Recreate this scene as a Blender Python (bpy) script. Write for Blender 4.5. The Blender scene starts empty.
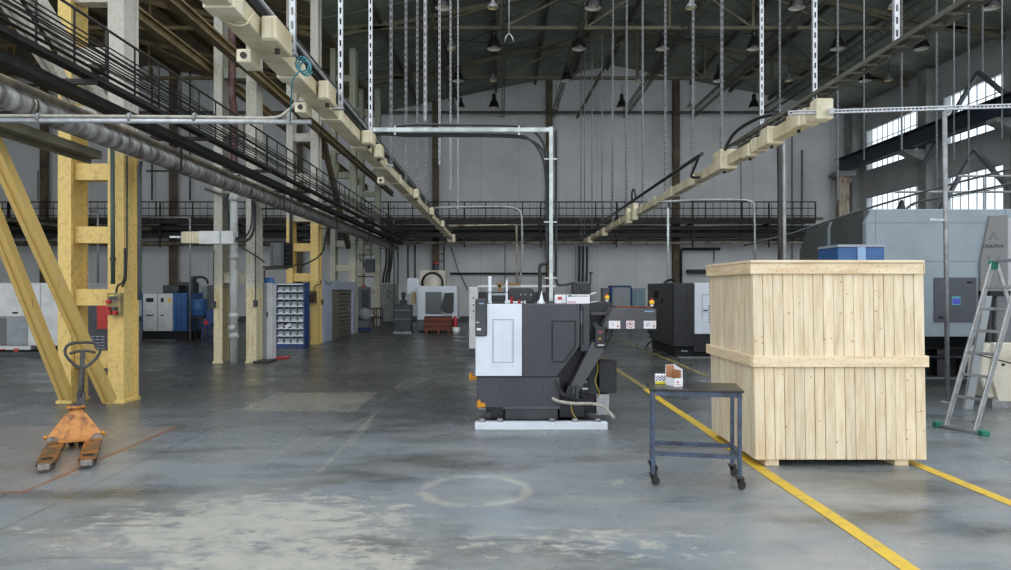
import bpy, bmesh, math, random
from mathutils import Vector, Matrix
random.seed(7)
ROOF_Y0 = 20.0; AISLE_Y0 = 5.0; WORLD = 2.0; SUN = 0; SUNROT = (0.9, 0, 0.2); EXPO = 0.0;
SC = bpy.context.scene
COL = SC.collection
PI = math.pi
F = 700.0; CX = 500.0; CY = 289.0; EYE = 1.65      # focal length in pixels, vanishing point, eye height


def P(px, py, Y):
    """point of the hall seen at pixel (px, py) at depth Y"""
    return Vector(((px - CX) * Y / F, Y, EYE - (py - CY) * Y / F))


def X(px, Y):
    return (px - CX) * Y / F


def Z(py, Y):
    return EYE - (py - CY) * Y / F


# ------------------------------------------------------------------ materials
def nd(nt, t, **kw):
    n = nt.nodes.new(t)
    for k, v in kw.items():
        setattr(n, k, v)
    return n


def rgba(c):
    return (c[0], c[1], c[2], 1.0)


def srgb(r, g, b):
    f = lambda v: (v / 255 / 12.92) if v <= 10.3 else ((v / 255 + .055) / 1.055) ** 2.4
    return (f(r), f(g), f(b))


def mat(name, col, rough=.5, metal=0.0, col2=None, scale=6.0, lo=.42, hi=.62, bump=0.0, stretch=None, spec=None, detail=6, island=0.0):
    m = bpy.data.materials.new(name); m.use_nodes = True
    nt = m.node_tree; b = nt.nodes['Principled BSDF']; L = nt.links.new
    b.inputs['Base Color'].default_value = rgba(col)
    b.inputs['Roughness'].default_value = rough
    b.inputs['Metallic'].default_value = metal
    if spec is not None:
        b.inputs['Specular IOR Level'].default_value = spec
    src = None
    if col2 is not None or bump:
        tc = nd(nt, 'ShaderNodeTexCoord'); vec = tc.outputs['Object']
        if stretch:
            mp = nd(nt, 'ShaderNodeMapping'); mp.inputs['Scale'].default_value = stretch
            L(vec, mp.inputs['Vector']); vec = mp.outputs['Vector']
        nz = nd(nt, 'ShaderNodeTexNoise'); nz.inputs['Scale'].default_value = scale; nz.inputs['Detail'].default_value = detail
        nz.inputs['Roughness'].default_value = .62
        L(vec, nz.inputs['Vector'])
        if col2 is not None:
            rp = nd(nt, 'ShaderNodeValToRGB'); rp.color_ramp.elements[0].position = lo; rp.color_ramp.elements[1].position = hi
            rp.color_ramp.elements[0].color = rgba(col); rp.color_ramp.elements[1].color = rgba(col2)
            L(nz.outputs['Fac'], rp.inputs['Fac']); src = rp.outputs['Color']
            L(src, b.inputs['Base Color'])
        if bump:
            bp = nd(nt, 'ShaderNodeBump'); bp.inputs['Strength'].default_value = bump; bp.inputs['Distance'].default_value = .02
            L(nz.outputs['Fac'], bp.inputs['Height']); L(bp.outputs['Normal'], b.inputs['Normal'])
    if island:
        ge = nd(nt, 'ShaderNodeNewGeometry'); hs = nd(nt, 'ShaderNodeHueSaturation')
        mr = nd(nt, 'ShaderNodeMapRange'); mr.inputs['To Min'].default_value = 1 - island; mr.inputs['To Max'].default_value = 1 + island * .6
        L(ge.outputs['Random Per Island'], mr.inputs['Value']); L(mr.outputs['Result'], hs.inputs['Value'])
        if src is not None:
            L(src, hs.inputs['Color'])
        else:
            hs.inputs['Color'].default_value = rgba(col)
        L(hs.outputs['Color'], b.inputs['Base Color'])
    return m


def paint_mat(name, low, high, split, rust=srgb(120, 80, 40), dirt=srgb(90, 85, 72), rough=.6, amt=.60, soft=.12):
    """steel paint of one colour up to a height and another above, chipped and stained in vertical runs"""
    m = bpy.data.materials.new(name); m.use_nodes = True
    nt = m.node_tree; b = nt.nodes['Principled BSDF']; L = nt.links.new
    b.inputs['Roughness'].default_value = rough
    tc = nd(nt, 'ShaderNodeTexCoord'); sp = nd(nt, 'ShaderNodeSeparateXYZ'); L(tc.outputs['Object'], sp.inputs['Vector'])
    n0 = nd(nt, 'ShaderNodeTexNoise'); n0.inputs['Scale'].default_value = 3; n0.inputs['Detail'].default_value = 5
    L(tc.outputs['Object'], n0.inputs['Vector'])
    ad = nd(nt, 'ShaderNodeMath', operation='MULTIPLY_ADD'); ad.inputs[1].default_value = soft * 4; L(n0.outputs['Fac'], ad.inputs[0]); L(sp.outputs['Z'], ad.inputs[2])
    mr = nd(nt, 'ShaderNodeMapRange'); mr.inputs['From Min'].default_value = split + soft * 2 - soft; mr.inputs['From Max'].default_value = split + soft * 2 + soft
    L(ad.outputs[0], mr.inputs['Value'])
    mx = nd(nt, 'ShaderNodeMix', data_type='RGBA'); mx.inputs[6].default_value = rgba(low); mx.inputs[7].default_value = rgba(high)
    L(mr.outputs['Result'], mx.inputs[0])
    mp = nd(nt, 'ShaderNodeMapping'); mp.inputs['Scale'].default_value = (9, 9, .9); L(tc.outputs['Object'], mp.inputs['Vector'])
    n1 = nd(nt, 'ShaderNodeTexNoise'); n1.inputs['Scale'].default_value = 1.3; n1.inputs['Detail'].default_value = 8; n1.inputs['Roughness'].default_value = .68
    L(mp.outputs['Vector'], n1.inputs['Vector'])
    r1 = nd(nt, 'ShaderNodeValToRGB'); r1.color_ramp.elements[0].position = amt; r1.color_ramp.elements[1].position = amt + .12
    r1.color_ramp.elements[0].color = (0, 0, 0, 1); r1.color_ramp.elements[1].color = (.75, .75, .75, 1)
    L(n1.outputs['Fac'], r1.inputs['Fac'])
    mx2 = nd(nt, 'ShaderNodeMix', data_type='RGBA'); L(r1.outputs['Color'], mx2.inputs[0]); L(mx.outputs[2], mx2.inputs[6]); mx2.inputs[7].default_value = rgba(rust)
    n2 = nd(nt, 'ShaderNodeTexNoise'); n2.inputs['Scale'].default_value = 14; n2.inputs['Detail'].default_value = 8; n2.inputs['Roughness'].default_value = .7
    L(tc.outputs['Object'], n2.inputs['Vector'])
    r2 = nd(nt, 'ShaderNodeValToRGB'); r2.color_ramp.elements[0].position = .5; r2.color_ramp.elements[1].position = .72
    r2.color_ramp.elements[0].color = (0, 0, 0, 1); r2.color_ramp.elements[1].color = (.8, .8, .8, 1)
    L(n2.outputs['Fac'], r2.inputs['Fac'])
    mx3 = nd(nt, 'ShaderNodeMix', data_type='RGBA'); L(r2.outputs['Color'], mx3.inputs[0]); L(mx2.outputs[2], mx3.inputs[6]); mx3.inputs[7].default_value = rgba(dirt)
    L(mx3.outputs[2], b.inputs['Base Color'])
    bp = nd(nt, 'ShaderNodeBump'); bp.inputs['Strength'].default_value = .25; bp.inputs['Distance'].default_value = .01
    L(n2.outputs['Fac'], bp.inputs['Height']); L(bp.outputs['Normal'], b.inputs['Normal'])
    return m


M = {}
M['black'] = mat('black_rubber', (.012, .012, .013), .5)
M['cable'] = mat('cable_sheath', (.010, .010, .011), .45, col2=(.02, .02, .02), scale=4)
M['darksteel'] = mat('dark_steel', (.028, .027, .025), .55, .3, col2=(.055, .05, .042), scale=5)
M['catwalk'] = mat('catwalk_steel', (.016, .016, .016), .6, .2, col2=(.035, .03, .026), scale=5)
M['galv'] = mat('galvanised_steel', (.42, .44, .46), .42, .6, col2=(.54, .56, .58), scale=14)
M['galvdull'] = mat('dull_galvanised_steel', (.33, .34, .35), .5, .5, col2=(.22, .22, .22), scale=7)
M['galvdark'] = mat('shaded_strut_steel', (.17, .175, .18), .6, .3, col2=(.11, .11, .11), scale=5)  # darker copy of galv: daylight falloff put into the colour of farther hangers
M['alu'] = mat('aluminium', (.62, .63, .64), .35, .8, col2=(.5, .5, .5), scale=10)
M['conduit'] = mat('pale_conduit', srgb(196, 206, 204), .4, .1, col2=srgb(150, 160, 158), scale=5)
M['beige'] = mat('beige_enamel', srgb(208, 198, 168), .45, col2=srgb(178, 165, 130), scale=3)
M['beigeface'] = mat('pale_beige_enamel', srgb(222, 214, 188), .45, col2=srgb(196, 186, 156), scale=5)
M['insul'] = mat('pipe_lagging', srgb(164, 164, 160), .42, .4, col2=srgb(66, 62, 56), scale=3, lo=.35, hi=.65, stretch=(1, 2.5, 1), bump=.6)
M['pipegrime'] = mat('grimy_pipe', srgb(86, 82, 74), .6, .2, col2=srgb(140, 128, 105), scale=4, lo=.4, hi=.7)
M['beigepipe'] = mat('rust_stained_pipe', srgb(150, 145, 130), .55, col2=srgb(92, 66, 45), scale=2.5, lo=.48, hi=.62)
M['drain'] = mat('drain_pipe', srgb(178, 184, 182), .5, col2=srgb(136, 128, 112), scale=4, lo=.5, hi=.75)
M['redpipe'] = mat('maroon_pipe', srgb(72, 34, 32), .5, col2=srgb(110, 90, 88), scale=3, lo=.5, hi=.7)
M['whiteenamel'] = mat('white_enamel', srgb(214, 216, 216), .4, col2=srgb(196, 198, 196), scale=3)
M['machwhite'] = mat('machine_white', srgb(218, 225, 234), .35, col2=srgb(208, 215, 224), scale=2)
M['machdark'] = mat('machine_charcoal', srgb(58, 58, 66), .42, col2=srgb(70, 70, 78), scale=1.6, lo=.4, hi=.75)
M['machgrey'] = mat('machine_dark_grey', srgb(74, 74, 80), .42, col2=srgb(84, 84, 88), scale=2)
M['machblack'] = mat('machine_black', srgb(30, 31, 36), .38, col2=srgb(38, 40, 46), scale=2)
M['gap'] = mat('dark_gap', (.006, .006, .007), .7)
M['yellowpaint'] = mat('yellow_lug_paint', srgb(205, 140, 30), .5, col2=srgb(120, 80, 25), scale=20, lo=.5, hi=.7)
M['red'] = mat('red_paint', srgb(176, 30, 34), .4)
M['redpanel'] = mat('red_panel_paint', srgb(196, 40, 34), .45, col2=srgb(170, 34, 30), scale=4)
M['orange'] = mat('worn_orange_paint', srgb(192, 130, 66), .5, col2=srgb(116, 74, 40), scale=11, lo=.47, hi=.66, bump=.15)
M['forkworn'] = mat('worn_fork_paint', srgb(96, 82, 62), .4, .35, col2=srgb(170, 108, 44), scale=9, lo=.46, hi=.6)
M['steelworn'] = mat('bare_worn_steel', srgb(168, 164, 156), .32, .85, col2=srgb(110, 104, 96), scale=12)
M['handle'] = mat('handle_grey_paint', srgb(54, 54, 56), .45, .2, col2=srgb(78, 76, 74), scale=15)
M['wood'] = mat('pine_boards', srgb(232, 217, 188), .65, col2=srgb(208, 182, 142), scale=3.2, lo=.42, hi=.72, stretch=(6, 6, .7), bump=.1, island=.10)
M['woodside'] = M['wood']
M['woodh'] = mat('pine_battens', srgb(232, 214, 182), .65, col2=srgb(208, 180, 138), scale=3.2, lo=.42, hi=.74, stretch=(.7, 6, 6), bump=.1, island=.08)
M['woody'] = mat('pine_battens_lengthwise', srgb(230, 210, 176), .65, col2=srgb(204, 174, 130), scale=3.2, lo=.42, hi=.74, stretch=(6, .7, 6), bump=.1, island=.08)
M['knot'] = mat('pine_knot', srgb(196, 160, 112), .7)
M['nail'] = mat('nail_head', srgb(110, 100, 88), .4, .6)
M['tablesteel'] = mat('blue_grey_table_paint', srgb(78, 92, 116), .45, .25, col2=srgb(60, 64, 72), scale=7)
M['tabletop'] = mat('table_sheet_steel', srgb(52, 50, 48), .3, .5, col2=srgb(72, 68, 62), scale=5)
M['rubbergrey'] = mat('castor_rubber', srgb(52, 52, 54), .6)
M['cardboard'] = mat('cardboard', srgb(176, 128, 92), .8, col2=srgb(150, 104, 74), scale=8)
M['paper'] = mat('white_card', srgb(232, 232, 236), .6)
M['blueink'] = mat('navy_print', srgb(36, 38, 84), .6)
M['yellowink'] = mat('yellow_print', srgb(226, 214, 40), .5)
M['redink'] = mat('red_print', srgb(186, 60, 60), .6)
M['greyink'] = mat('grey_print', srgb(150, 158, 168), .6)
M['darkink'] = mat('dark_print', srgb(52, 54, 60), .6)
M['green'] = mat('green_plastic', srgb(30, 120, 96), .45)
M['bigpanel'] = mat('machine_pale_blue_grey', srgb(142, 154, 162), .45, col2=srgb(134, 146, 154), scale=1.2)
M['bigdark'] = mat('machine_graphite', srgb(74, 76, 76), .5, col2=srgb(66, 68, 68), scale=1.5)
M['biglogo'] = mat('machine_warm_grey', srgb(122, 122, 122), .45)
M['bigpale'] = mat('machine_pale_grey', srgb(172, 176, 178), .45)
M['bigdoor'] = mat('machine_slate_door', srgb(72, 76, 84), .45)
M['blue'] = mat('machine_blue', srgb(52, 96, 150), .45, col2=srgb(44, 84, 136), scale=3)
M['bluepale'] = mat('pale_blue_paint', srgb(140, 172, 206), .45)
M['bluedeep'] = mat('deep_blue_paint', srgb(24, 62, 122), .45, col2=srgb(18, 48, 98), scale=3)
M['screenblue'] = mat('blue_label', srgb(72, 76, 190), .4)
M['screenteal'] = mat('teal_label', srgb(92, 160, 160), .4)
M['cream'] = mat('cream_tank_paint', srgb(206, 200, 184), .5, col2=srgb(170, 160, 140), scale=3, lo=.5, hi=.75)
M['greycab'] = mat('grey_cabinet_paint', srgb(150, 156, 160), .5, col2=srgb(138, 143, 146), scale=3)
M['greygreen'] = mat('grey_green_cabinet_paint', srgb(140, 146, 140), .5, col2=srgb(126, 132, 126), scale=3)
M['midgrey'] = mat('mid_grey_paint', srgb(104, 108, 112), .5, col2=srgb(92, 96, 100), scale=3)
M['charcoal'] = mat('charcoal_paint', srgb(54, 58, 64), .5, col2=srgb(66, 70, 74), scale=3)
M['lavender'] = mat('lavender_grey_paint', srgb(172, 180, 196), .45, col2=srgb(160, 168, 184), scale=2)
M['slat'] = mat('khaki_slat_paint', srgb(106, 100, 84), .5)
M['bin'] = mat('grey_bin_plastic', srgb(150, 158, 164), .4, col2=srgb(136, 144, 150), scale=2)
M['whitelip'] = mat('white_shelf_lip', srgb(226, 230, 232), .4)
M['brownbox'] = mat('brown_crate_wood', srgb(112, 62, 42), .7, col2=srgb(90, 50, 36), scale=4)
M['khaki'] = mat('khaki_steel_paint', srgb(124, 108, 72), .6, col2=srgb(88, 70, 44), scale=2.5, lo=.42, hi=.66)
M['olive'] = mat('olive_truss_paint', srgb(108, 104, 84), .7, col2=srgb(84, 80, 62), scale=1.5)
M['trussgrey'] = mat('grey_truss_paint', srgb(96, 96, 86), .7, col2=srgb(72, 72, 62), scale=1.5)
M['brownpost'] = mat('brown_wall_column_paint', srgb(108, 94, 74), .65, col2=srgb(78, 64, 50), scale=2)
M['navybeam'] = mat('navy_crane_beam_paint', srgb(30, 36, 52), .5, col2=srgb(38, 44, 60), scale=1.5)
M['lampshade'] = mat('black_lamp_enamel', (.010, .010, .011), .4)
M['lampwhite'] = mat('lamp_reflector', srgb(225, 222, 210), .4)
M['lampbrass'] = mat('lamp_reflector_yellowed', srgb(206, 190, 140), .35, .3)
M['bulb'] = mat('frosted_bulb', srgb(235, 232, 220), .3)
M['hose'] = mat('pale_hose', srgb(176, 172, 160), .5, col2=srgb(150, 146, 136), scale=20)
M['hoseyellow'] = mat('yellow_wire', srgb(160, 140, 60), .5)
M['teal'] = mat('teal_hose', srgb(60, 130, 140), .5)
M['translucent'] = mat('milky_plastic', srgb(226, 236, 240), .3)
M['amber'] = mat('amber_lens', srgb(244, 190, 40), .3)
M['glassgrey'] = mat('machine_door_glass', srgb(66, 72, 78), .15)
M['plaster_post'] = mat('concrete_pilaster', srgb(150, 152, 150), .8, col2=srgb(128, 128, 124), scale=1.6)
M['winframe'] = mat('window_bar_paint', srgb(140, 146, 150), .5)
M['reel'] = mat('olive_socket_box', srgb(150, 138, 96), .5, col2=srgb(120, 104, 70), scale=9)
M['scratch'] = mat('white_tank_plastic', srgb(206, 212, 218), .4)

COL_YELLOW = srgb(224, 194, 118); COL_WHITE = srgb(188, 186, 176)
M['col_yellow'] = paint_mat('column_yellow_paint', COL_YELLOW, srgb(216, 188, 112), 3.7, rust=srgb(178, 140, 74), dirt=srgb(150, 124, 76), amt=.62)
M['col_yw'] = paint_mat('column_yellow_and_white_paint', COL_YELLOW, COL_WHITE, 3.68, rust=srgb(178, 140, 74), dirt=srgb(150, 130, 88), amt=.62)
M['col_old'] = paint_mat('column_old_white_paint', srgb(206, 194, 158), srgb(176, 176, 164), 1.7, rust=srgb(172, 140, 84), dirt=srgb(120, 112, 92), amt=.54)
M['col_green'] = paint_mat('column_pale_green_paint', srgb(190, 186, 168), srgb(160, 164, 146), 2.8, rust=srgb(140, 120, 78), dirt=srgb(104, 98, 78), amt=.52)
M['brace_yellow'] = paint_mat('brace_yellow_paint', srgb(206, 174, 98), srgb(204, 172, 98), 9, rust=srgb(150, 124, 78), dirt=srgb(190, 178, 142), amt=.58)
M['brace_white'] = paint_mat('brace_white_paint', srgb(186, 182, 170), srgb(186, 182, 170), 9, rust=srgb(150, 138, 110), dirt=srgb(120, 116, 104), amt=.6)


def glass_mat():
    m = bpy.data.materials.new('wired_window_glass'); m.use_nodes = True
    nt = m.node_tree; nt.nodes.remove(nt.nodes['Principled BSDF']); L = nt.links.new
    out = nt.nodes['Material Output']
    t = nd(nt, 'ShaderNodeBsdfTransparent'); t.inputs[0].default_value = (.93, .96, .98, 1)
    g = nd(nt, 'ShaderNodeBsdfGlossy'); g.inputs['Roughness'].default_value = .12
    x = nd(nt, 'ShaderNodeMixShader'); x.inputs[0].default_value = .08
    L(t.outputs[0], x.inputs[1]); L(g.outputs[0], x.inputs[2]); L(x.outputs[0], out.inputs['Surface'])
    return m


M['glass'] = glass_mat()


def floor_mat():
    m = bpy.data.materials.new('worn_concrete_floor'); m.use_nodes = True
    nt = m.node_tree; b = nt.nodes['Principled BSDF']; L = nt.links.new
    tc = nd(nt, 'ShaderNodeTexCoord'); O = tc.outputs['Object']

    def noise(scale, detail=8, rough=.6, vec=None, stretch=None):
        v = vec or O
        if stretch:
            mp = nd(nt, 'ShaderNodeMapping'); mp.inputs['Scale'].default_value = stretch[:3]
            if len(stretch) > 3:
                mp.inputs['Rotation'].default_value = (0, 0, stretch[3])
            L(v, mp.inputs['Vector']); v = mp.outputs['Vector']
        n = nd(nt, 'ShaderNodeTexNoise'); n.inputs['Scale'].default_value = scale; n.inputs['Detail'].default_value = detail; n.inputs['Roughness'].default_value = rough
        L(v, n.inputs['Vector']); return n.outputs['Fac']

    def ramp(fac, a, c, lo=0.0, hi=1.0):
        r = nd(nt, 'ShaderNodeMapRange'); r.clamp = True
        r.inputs['From Min'].default_value = a; r.inputs['From Max'].default_value = c; r.inputs['To Min'].default_value = lo; r.inputs['To Max'].default_value = hi
        L(fac, r.inputs['Value']); return r.outputs['Result']

    def math_(op, a, c):
        n = nd(nt, 'ShaderNodeMath', operation=op)
        for i, v in enumerate((a, c)):
            if isinstance(v, (int, float)):
                n.inputs[i].default_value = v
            else:
                L(v, n.inputs[i])
        return n.outputs[0]

    def mix(fac, a, c):
        n = nd(nt, 'ShaderNodeMix', data_type='RGBA')
        if isinstance(fac, (int, float)):
            n.inputs[0].default_value = fac
        else:
            L(fac, n.inputs[0])
        for i, v in ((6, a), (7, c)):
            if isinstance(v, tuple):
                n.inputs[i].default_value = rgba(v)
            else:
                L(v, n.inputs[i])
        return n.outputs[2]

    sp = nd(nt, 'ShaderNodeSeparateXYZ'); L(O, sp.inputs['Vector'])
    x, y = sp.outputs['X'], sp.outputs['Y']

    def blob(cx, cy, rx, ry):        # 1 in the middle of an ellipse, 0 at its rim
        dx = math_('DIVIDE', math_('SUBTRACT', x, cx), rx); dy = math_('DIVIDE', math_('SUBTRACT', y, cy), ry)
        d = math_('ADD', math_('MULTIPLY', dx, dx), math_('MULTIPLY', dy, dy))
        return math_('SUBTRACT', 1.0, math_('MINIMUM', d, 1.0))

    base = mix(ramp(noise(.55), .35, .68), FL['a'], FL['b'])
    base = mix(ramp(noise(1.9, 10, .7), .50, .75, 0, .55), base, FL['dark'])
    # blue-grey paint left in the front of the hall
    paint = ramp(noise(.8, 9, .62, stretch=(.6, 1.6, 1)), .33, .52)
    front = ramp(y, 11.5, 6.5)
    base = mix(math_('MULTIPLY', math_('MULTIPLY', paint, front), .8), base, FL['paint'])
    base = mix(math_('MULTIPLY', math_('MULTIPLY', ramp(noise(1.1, 10, .66, stretch=(.7, 1.5, 1, .3)), .40, .62), ramp(y, 9.0, 4.5)), .6), base, srgb(152, 151, 145))  # paler grey towards the near end, painted in for the stronger daylight there
    # bare, scraped patches where machines stood
    wear = math_('MAXIMUM', blob(-1.75, 4.9, 1.9, 1.25), blob(-1.3, 4.15, 1.5, .8))
    wear = math_('MAXIMUM', wear, math_('MULTIPLY', blob(.55, 4.55, 1.6, .65), .72))
    wear = math_('MAXIMUM', wear, math_('MULTIPLY', blob(-.1, 8.0, 1.7, .35), .6))
    wear = math_('MAXIMUM', wear, math_('MULTIPLY', blob(1.3, 6.0, .9, .5), .62))
    wear = math_('MAXIMUM', wear, math_('MULTIPLY', blob(-3.0, 4.75, 1.2, .3), .7))
    nw = noise(3.8, 14, .78, stretch=(1, 1.6, 1, .25))
    bare = ramp(math_('ADD', math_('MULTIPLY', wear, .36), nw), .73, .83)
    base = mix(math_('MULTIPLY', math_('MULTIPLY', bare, ramp(noise(6, 10, .75), .25, .55, .35, 1.0)), .85), base, FL['bare'])
    # a scraped ring and short bars in the old paint
    dx = math_('DIVIDE', math_('SUBTRACT', x, -.2), .42); dy = math_('DIVIDE', math_('SUBTRACT', y, 5.75), .42)
    rr = math_('SQRT', math_('ADD', math_('MULTIPLY', dx, dx), math_('MULTIPLY', dy, dy)), 0)
    ring = math_('SUBTRACT', 1.0, math_('MINIMUM', math_('MULTIPLY', math_('ABSOLUTE', math_('SUBTRACT', rr, 1.0), 0), 3.0), 1.0))
    ringm = ramp(math_('ADD', math_('MULTIPLY', ring, .34), nw), .68, .84)
    base = mix(math_('MULTIPLY', math_('MULTIPLY', ringm, ramp(ring, 0, .2)), .62), base, FL['bare'])
    # tyre tracks, scratches
    sc = noise(2.0, 6, .6, stretch=(9, .35, 1, .5))
    base = mix(ramp(sc, .66, .70, 0, .35), base, FL['bare'])
    sc2 = noise(1.6, 5, .6, stretch=(.4, 11, 1, -.12))
    base = mix(ramp(sc2, .63, .70, 0, .4), base, FL['dark'])
    # scratches dragged across the paint, each a thin line with a ragged edge
    def seg(x1, y1, x2, y2, wd):
        L_ = math.hypot(x2 - x1, y2 - y1); ux, uy = (x2 - x1) / L_, (y2 - y1) / L_
        ax_, ay_ = math_('SUBTRACT', x, x1), math_('SUBTRACT', y, y1)
        al = math_('ADD', math_('MULTIPLY', ax_, ux), math_('MULTIPLY', ay_, uy))
        ac = math_('ABSOLUTE', math_('ADD', math_('MULTIPLY', ax_, -uy), math_('MULTIPLY', ay_, ux)), 0)
        inside = math_('MULTIPLY', math_('GREATER_THAN', al, 0.0), math_('LESS_THAN', al, L_))
        return math_('MULTIPLY', inside, math_('SUBTRACT', 1.0, math_('MINIMUM', math_('DIVIDE', ac, wd), 1.0)))
    gp = lambda a, b: ((a - CX) * 1.65 / (b - CY), F * 1.65 / (b - CY))
    sm = None
    for a_, b_, c_, d_, wd in ((378, 411, 318, 472, .03), (368, 417, 296, 455, .025), (352, 438, 322, 470, .03), (306, 434, 262, 466, .022), (372, 420, 350, 446, .03), (408, 378, 384, 398, .03), (430, 377, 388, 396, .025), (430, 372, 400, 386, .02)):
        (x1, y1), (x2, y2) = gp(a_, b_), gp(c_, d_)
        s_ = seg(x1, y1, x2, y2, wd); sm = s_ if sm is None else math_('MAXIMUM', sm, s_)
    nf = noise(5, 8, .7)
    base = mix(math_('MULTIPLY', math_('MULTIPLY', sm, ramp(nf, .35, .6)), .55), base, FL['bare'])
    # a beige filled rectangle and an oily dark area
    rx_ = math_('MULTIPLY', math_('GREATER_THAN', x, -3.55), math_('LESS_THAN', x, -1.95))
    ry_ = math_('MULTIPLY', math_('GREATER_THAN', y, 9.45), math_('LESS_THAN', y, 11.15))
    base = mix(math_('MULTIPLY', math_('MULTIPLY', rx_, ry_), .4), base, srgb(150, 146, 134))
    oil = ramp(math_('ADD', math_('MULTIPLY', blob(-.7, 10.6, 1.7, 2.6), .35), noise(1.4, 8, .65)), .55, .85)
    base = mix(math_('MULTIPLY', oil, .6), base, srgb(44, 44, 44))
    # slab joints
    for c, ax in ((-3.42, x), (4.9, x), (8.75, y), (13.0, y), (18.5, y)):
        w = .012
        ln = math_('LESS_THAN', math_('ABSOLUTE', math_('SUBTRACT', ax, c), 0), w)
        base = mix(math_('MULTIPLY', ln, .35), base, FL['dark'])
    # pinkish worn floor sheet with a rusty edge around the pallet truck
    inx = math_('MULTIPLY', math_('LESS_THAN', x, -3.85), math_('GREATER_THAN', x, -9.0))
    iny = math_('MULTIPLY', math_('GREATER_THAN', y, 5.66), math_('LESS_THAN', y, 8.4))
    ins = math_('MULTIPLY', inx, iny)
    base = mix(math_('MULTIPLY', ins, .55), base, FL['plate'])
    ex = math_('SUBTRACT', 1.0, math_('MINIMUM', math_('DIVIDE', math_('ABSOLUTE', math_('SUBTRACT', x, -3.87), 0), .07), 1.0))
    ey = math_('SUBTRACT', 1.0, math_('MINIMUM', math_('DIVIDE', math_('ABSOLUTE', math_('SUBTRACT', y, 5.68), 0), .07), 1.0))
    ex = math_('MULTIPLY', ex, iny); ey = math_('MULTIPLY', ey, inx)
    rust = ramp(math_('ADD', math_('MULTIPLY', math_('MAXIMUM', ex, ey), .5), noise(4, 8, .7)), .72, .95)
    base = mix(math_('MULTIPLY', rust, .8), base, FL['rust'])
    rust2 = math_('MULTIPLY', ramp(noise(2.6, 9, .7), .60, .72), ins)
    base = mix(math_('MULTIPLY', rust2, .6), base, FL['rust'])
    L(base, b.inputs['Base Color'])
    rg = ramp(noise(1.3, 7, .65), .3, .7, FL['r0'], FL['r1'])
    rg = math_('ADD', rg, math_('MULTIPLY', bare, .22))
    L(rg, b.inputs['Roughness'])
    b.inputs['Specular IOR Level'].default_value = .5
    bp = nd(nt, 'ShaderNodeBump'); bp.inputs['Strength'].default_value = .06; bp.inputs['Distance'].default_value = .01
    L(noise(9, 8, .7), bp.inputs['Height']); L(bp.outputs['Normal'], b.inputs['Normal'])
    return m


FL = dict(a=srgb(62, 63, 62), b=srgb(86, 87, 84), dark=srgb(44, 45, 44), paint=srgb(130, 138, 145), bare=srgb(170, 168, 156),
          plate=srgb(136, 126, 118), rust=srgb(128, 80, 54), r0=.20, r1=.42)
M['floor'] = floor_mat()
M['lineworn'] = mat('worn_yellow_floor_paint', srgb(150, 132, 66), .5, col2=srgb(96, 92, 76), scale=7, lo=.40, hi=.60)
M['linepaint'] = mat('yellow_floor_paint', srgb(206, 172, 48), .5, col2=srgb(160, 138, 70), scale=9, lo=.5, hi=.72)
M['backwall'] = mat('back_wall_plaster', srgb(226, 228, 229), .85, col2=srgb(206, 207, 206), scale=.45, lo=.35, hi=.7, detail=9)
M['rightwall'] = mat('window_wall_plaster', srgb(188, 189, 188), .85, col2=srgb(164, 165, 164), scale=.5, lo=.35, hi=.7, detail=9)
M['deck'] = mat('roof_deck', srgb(158, 164, 150), .9, col2=srgb(112, 118, 106), scale=.6, lo=.3, hi=.7, detail=7)
M['deckbrown'] = mat('roof_deck_brown', srgb(140, 128, 98), .9, col2=srgb(96, 86, 64), scale=.6, lo=.3, hi=.7, detail=7)


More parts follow.
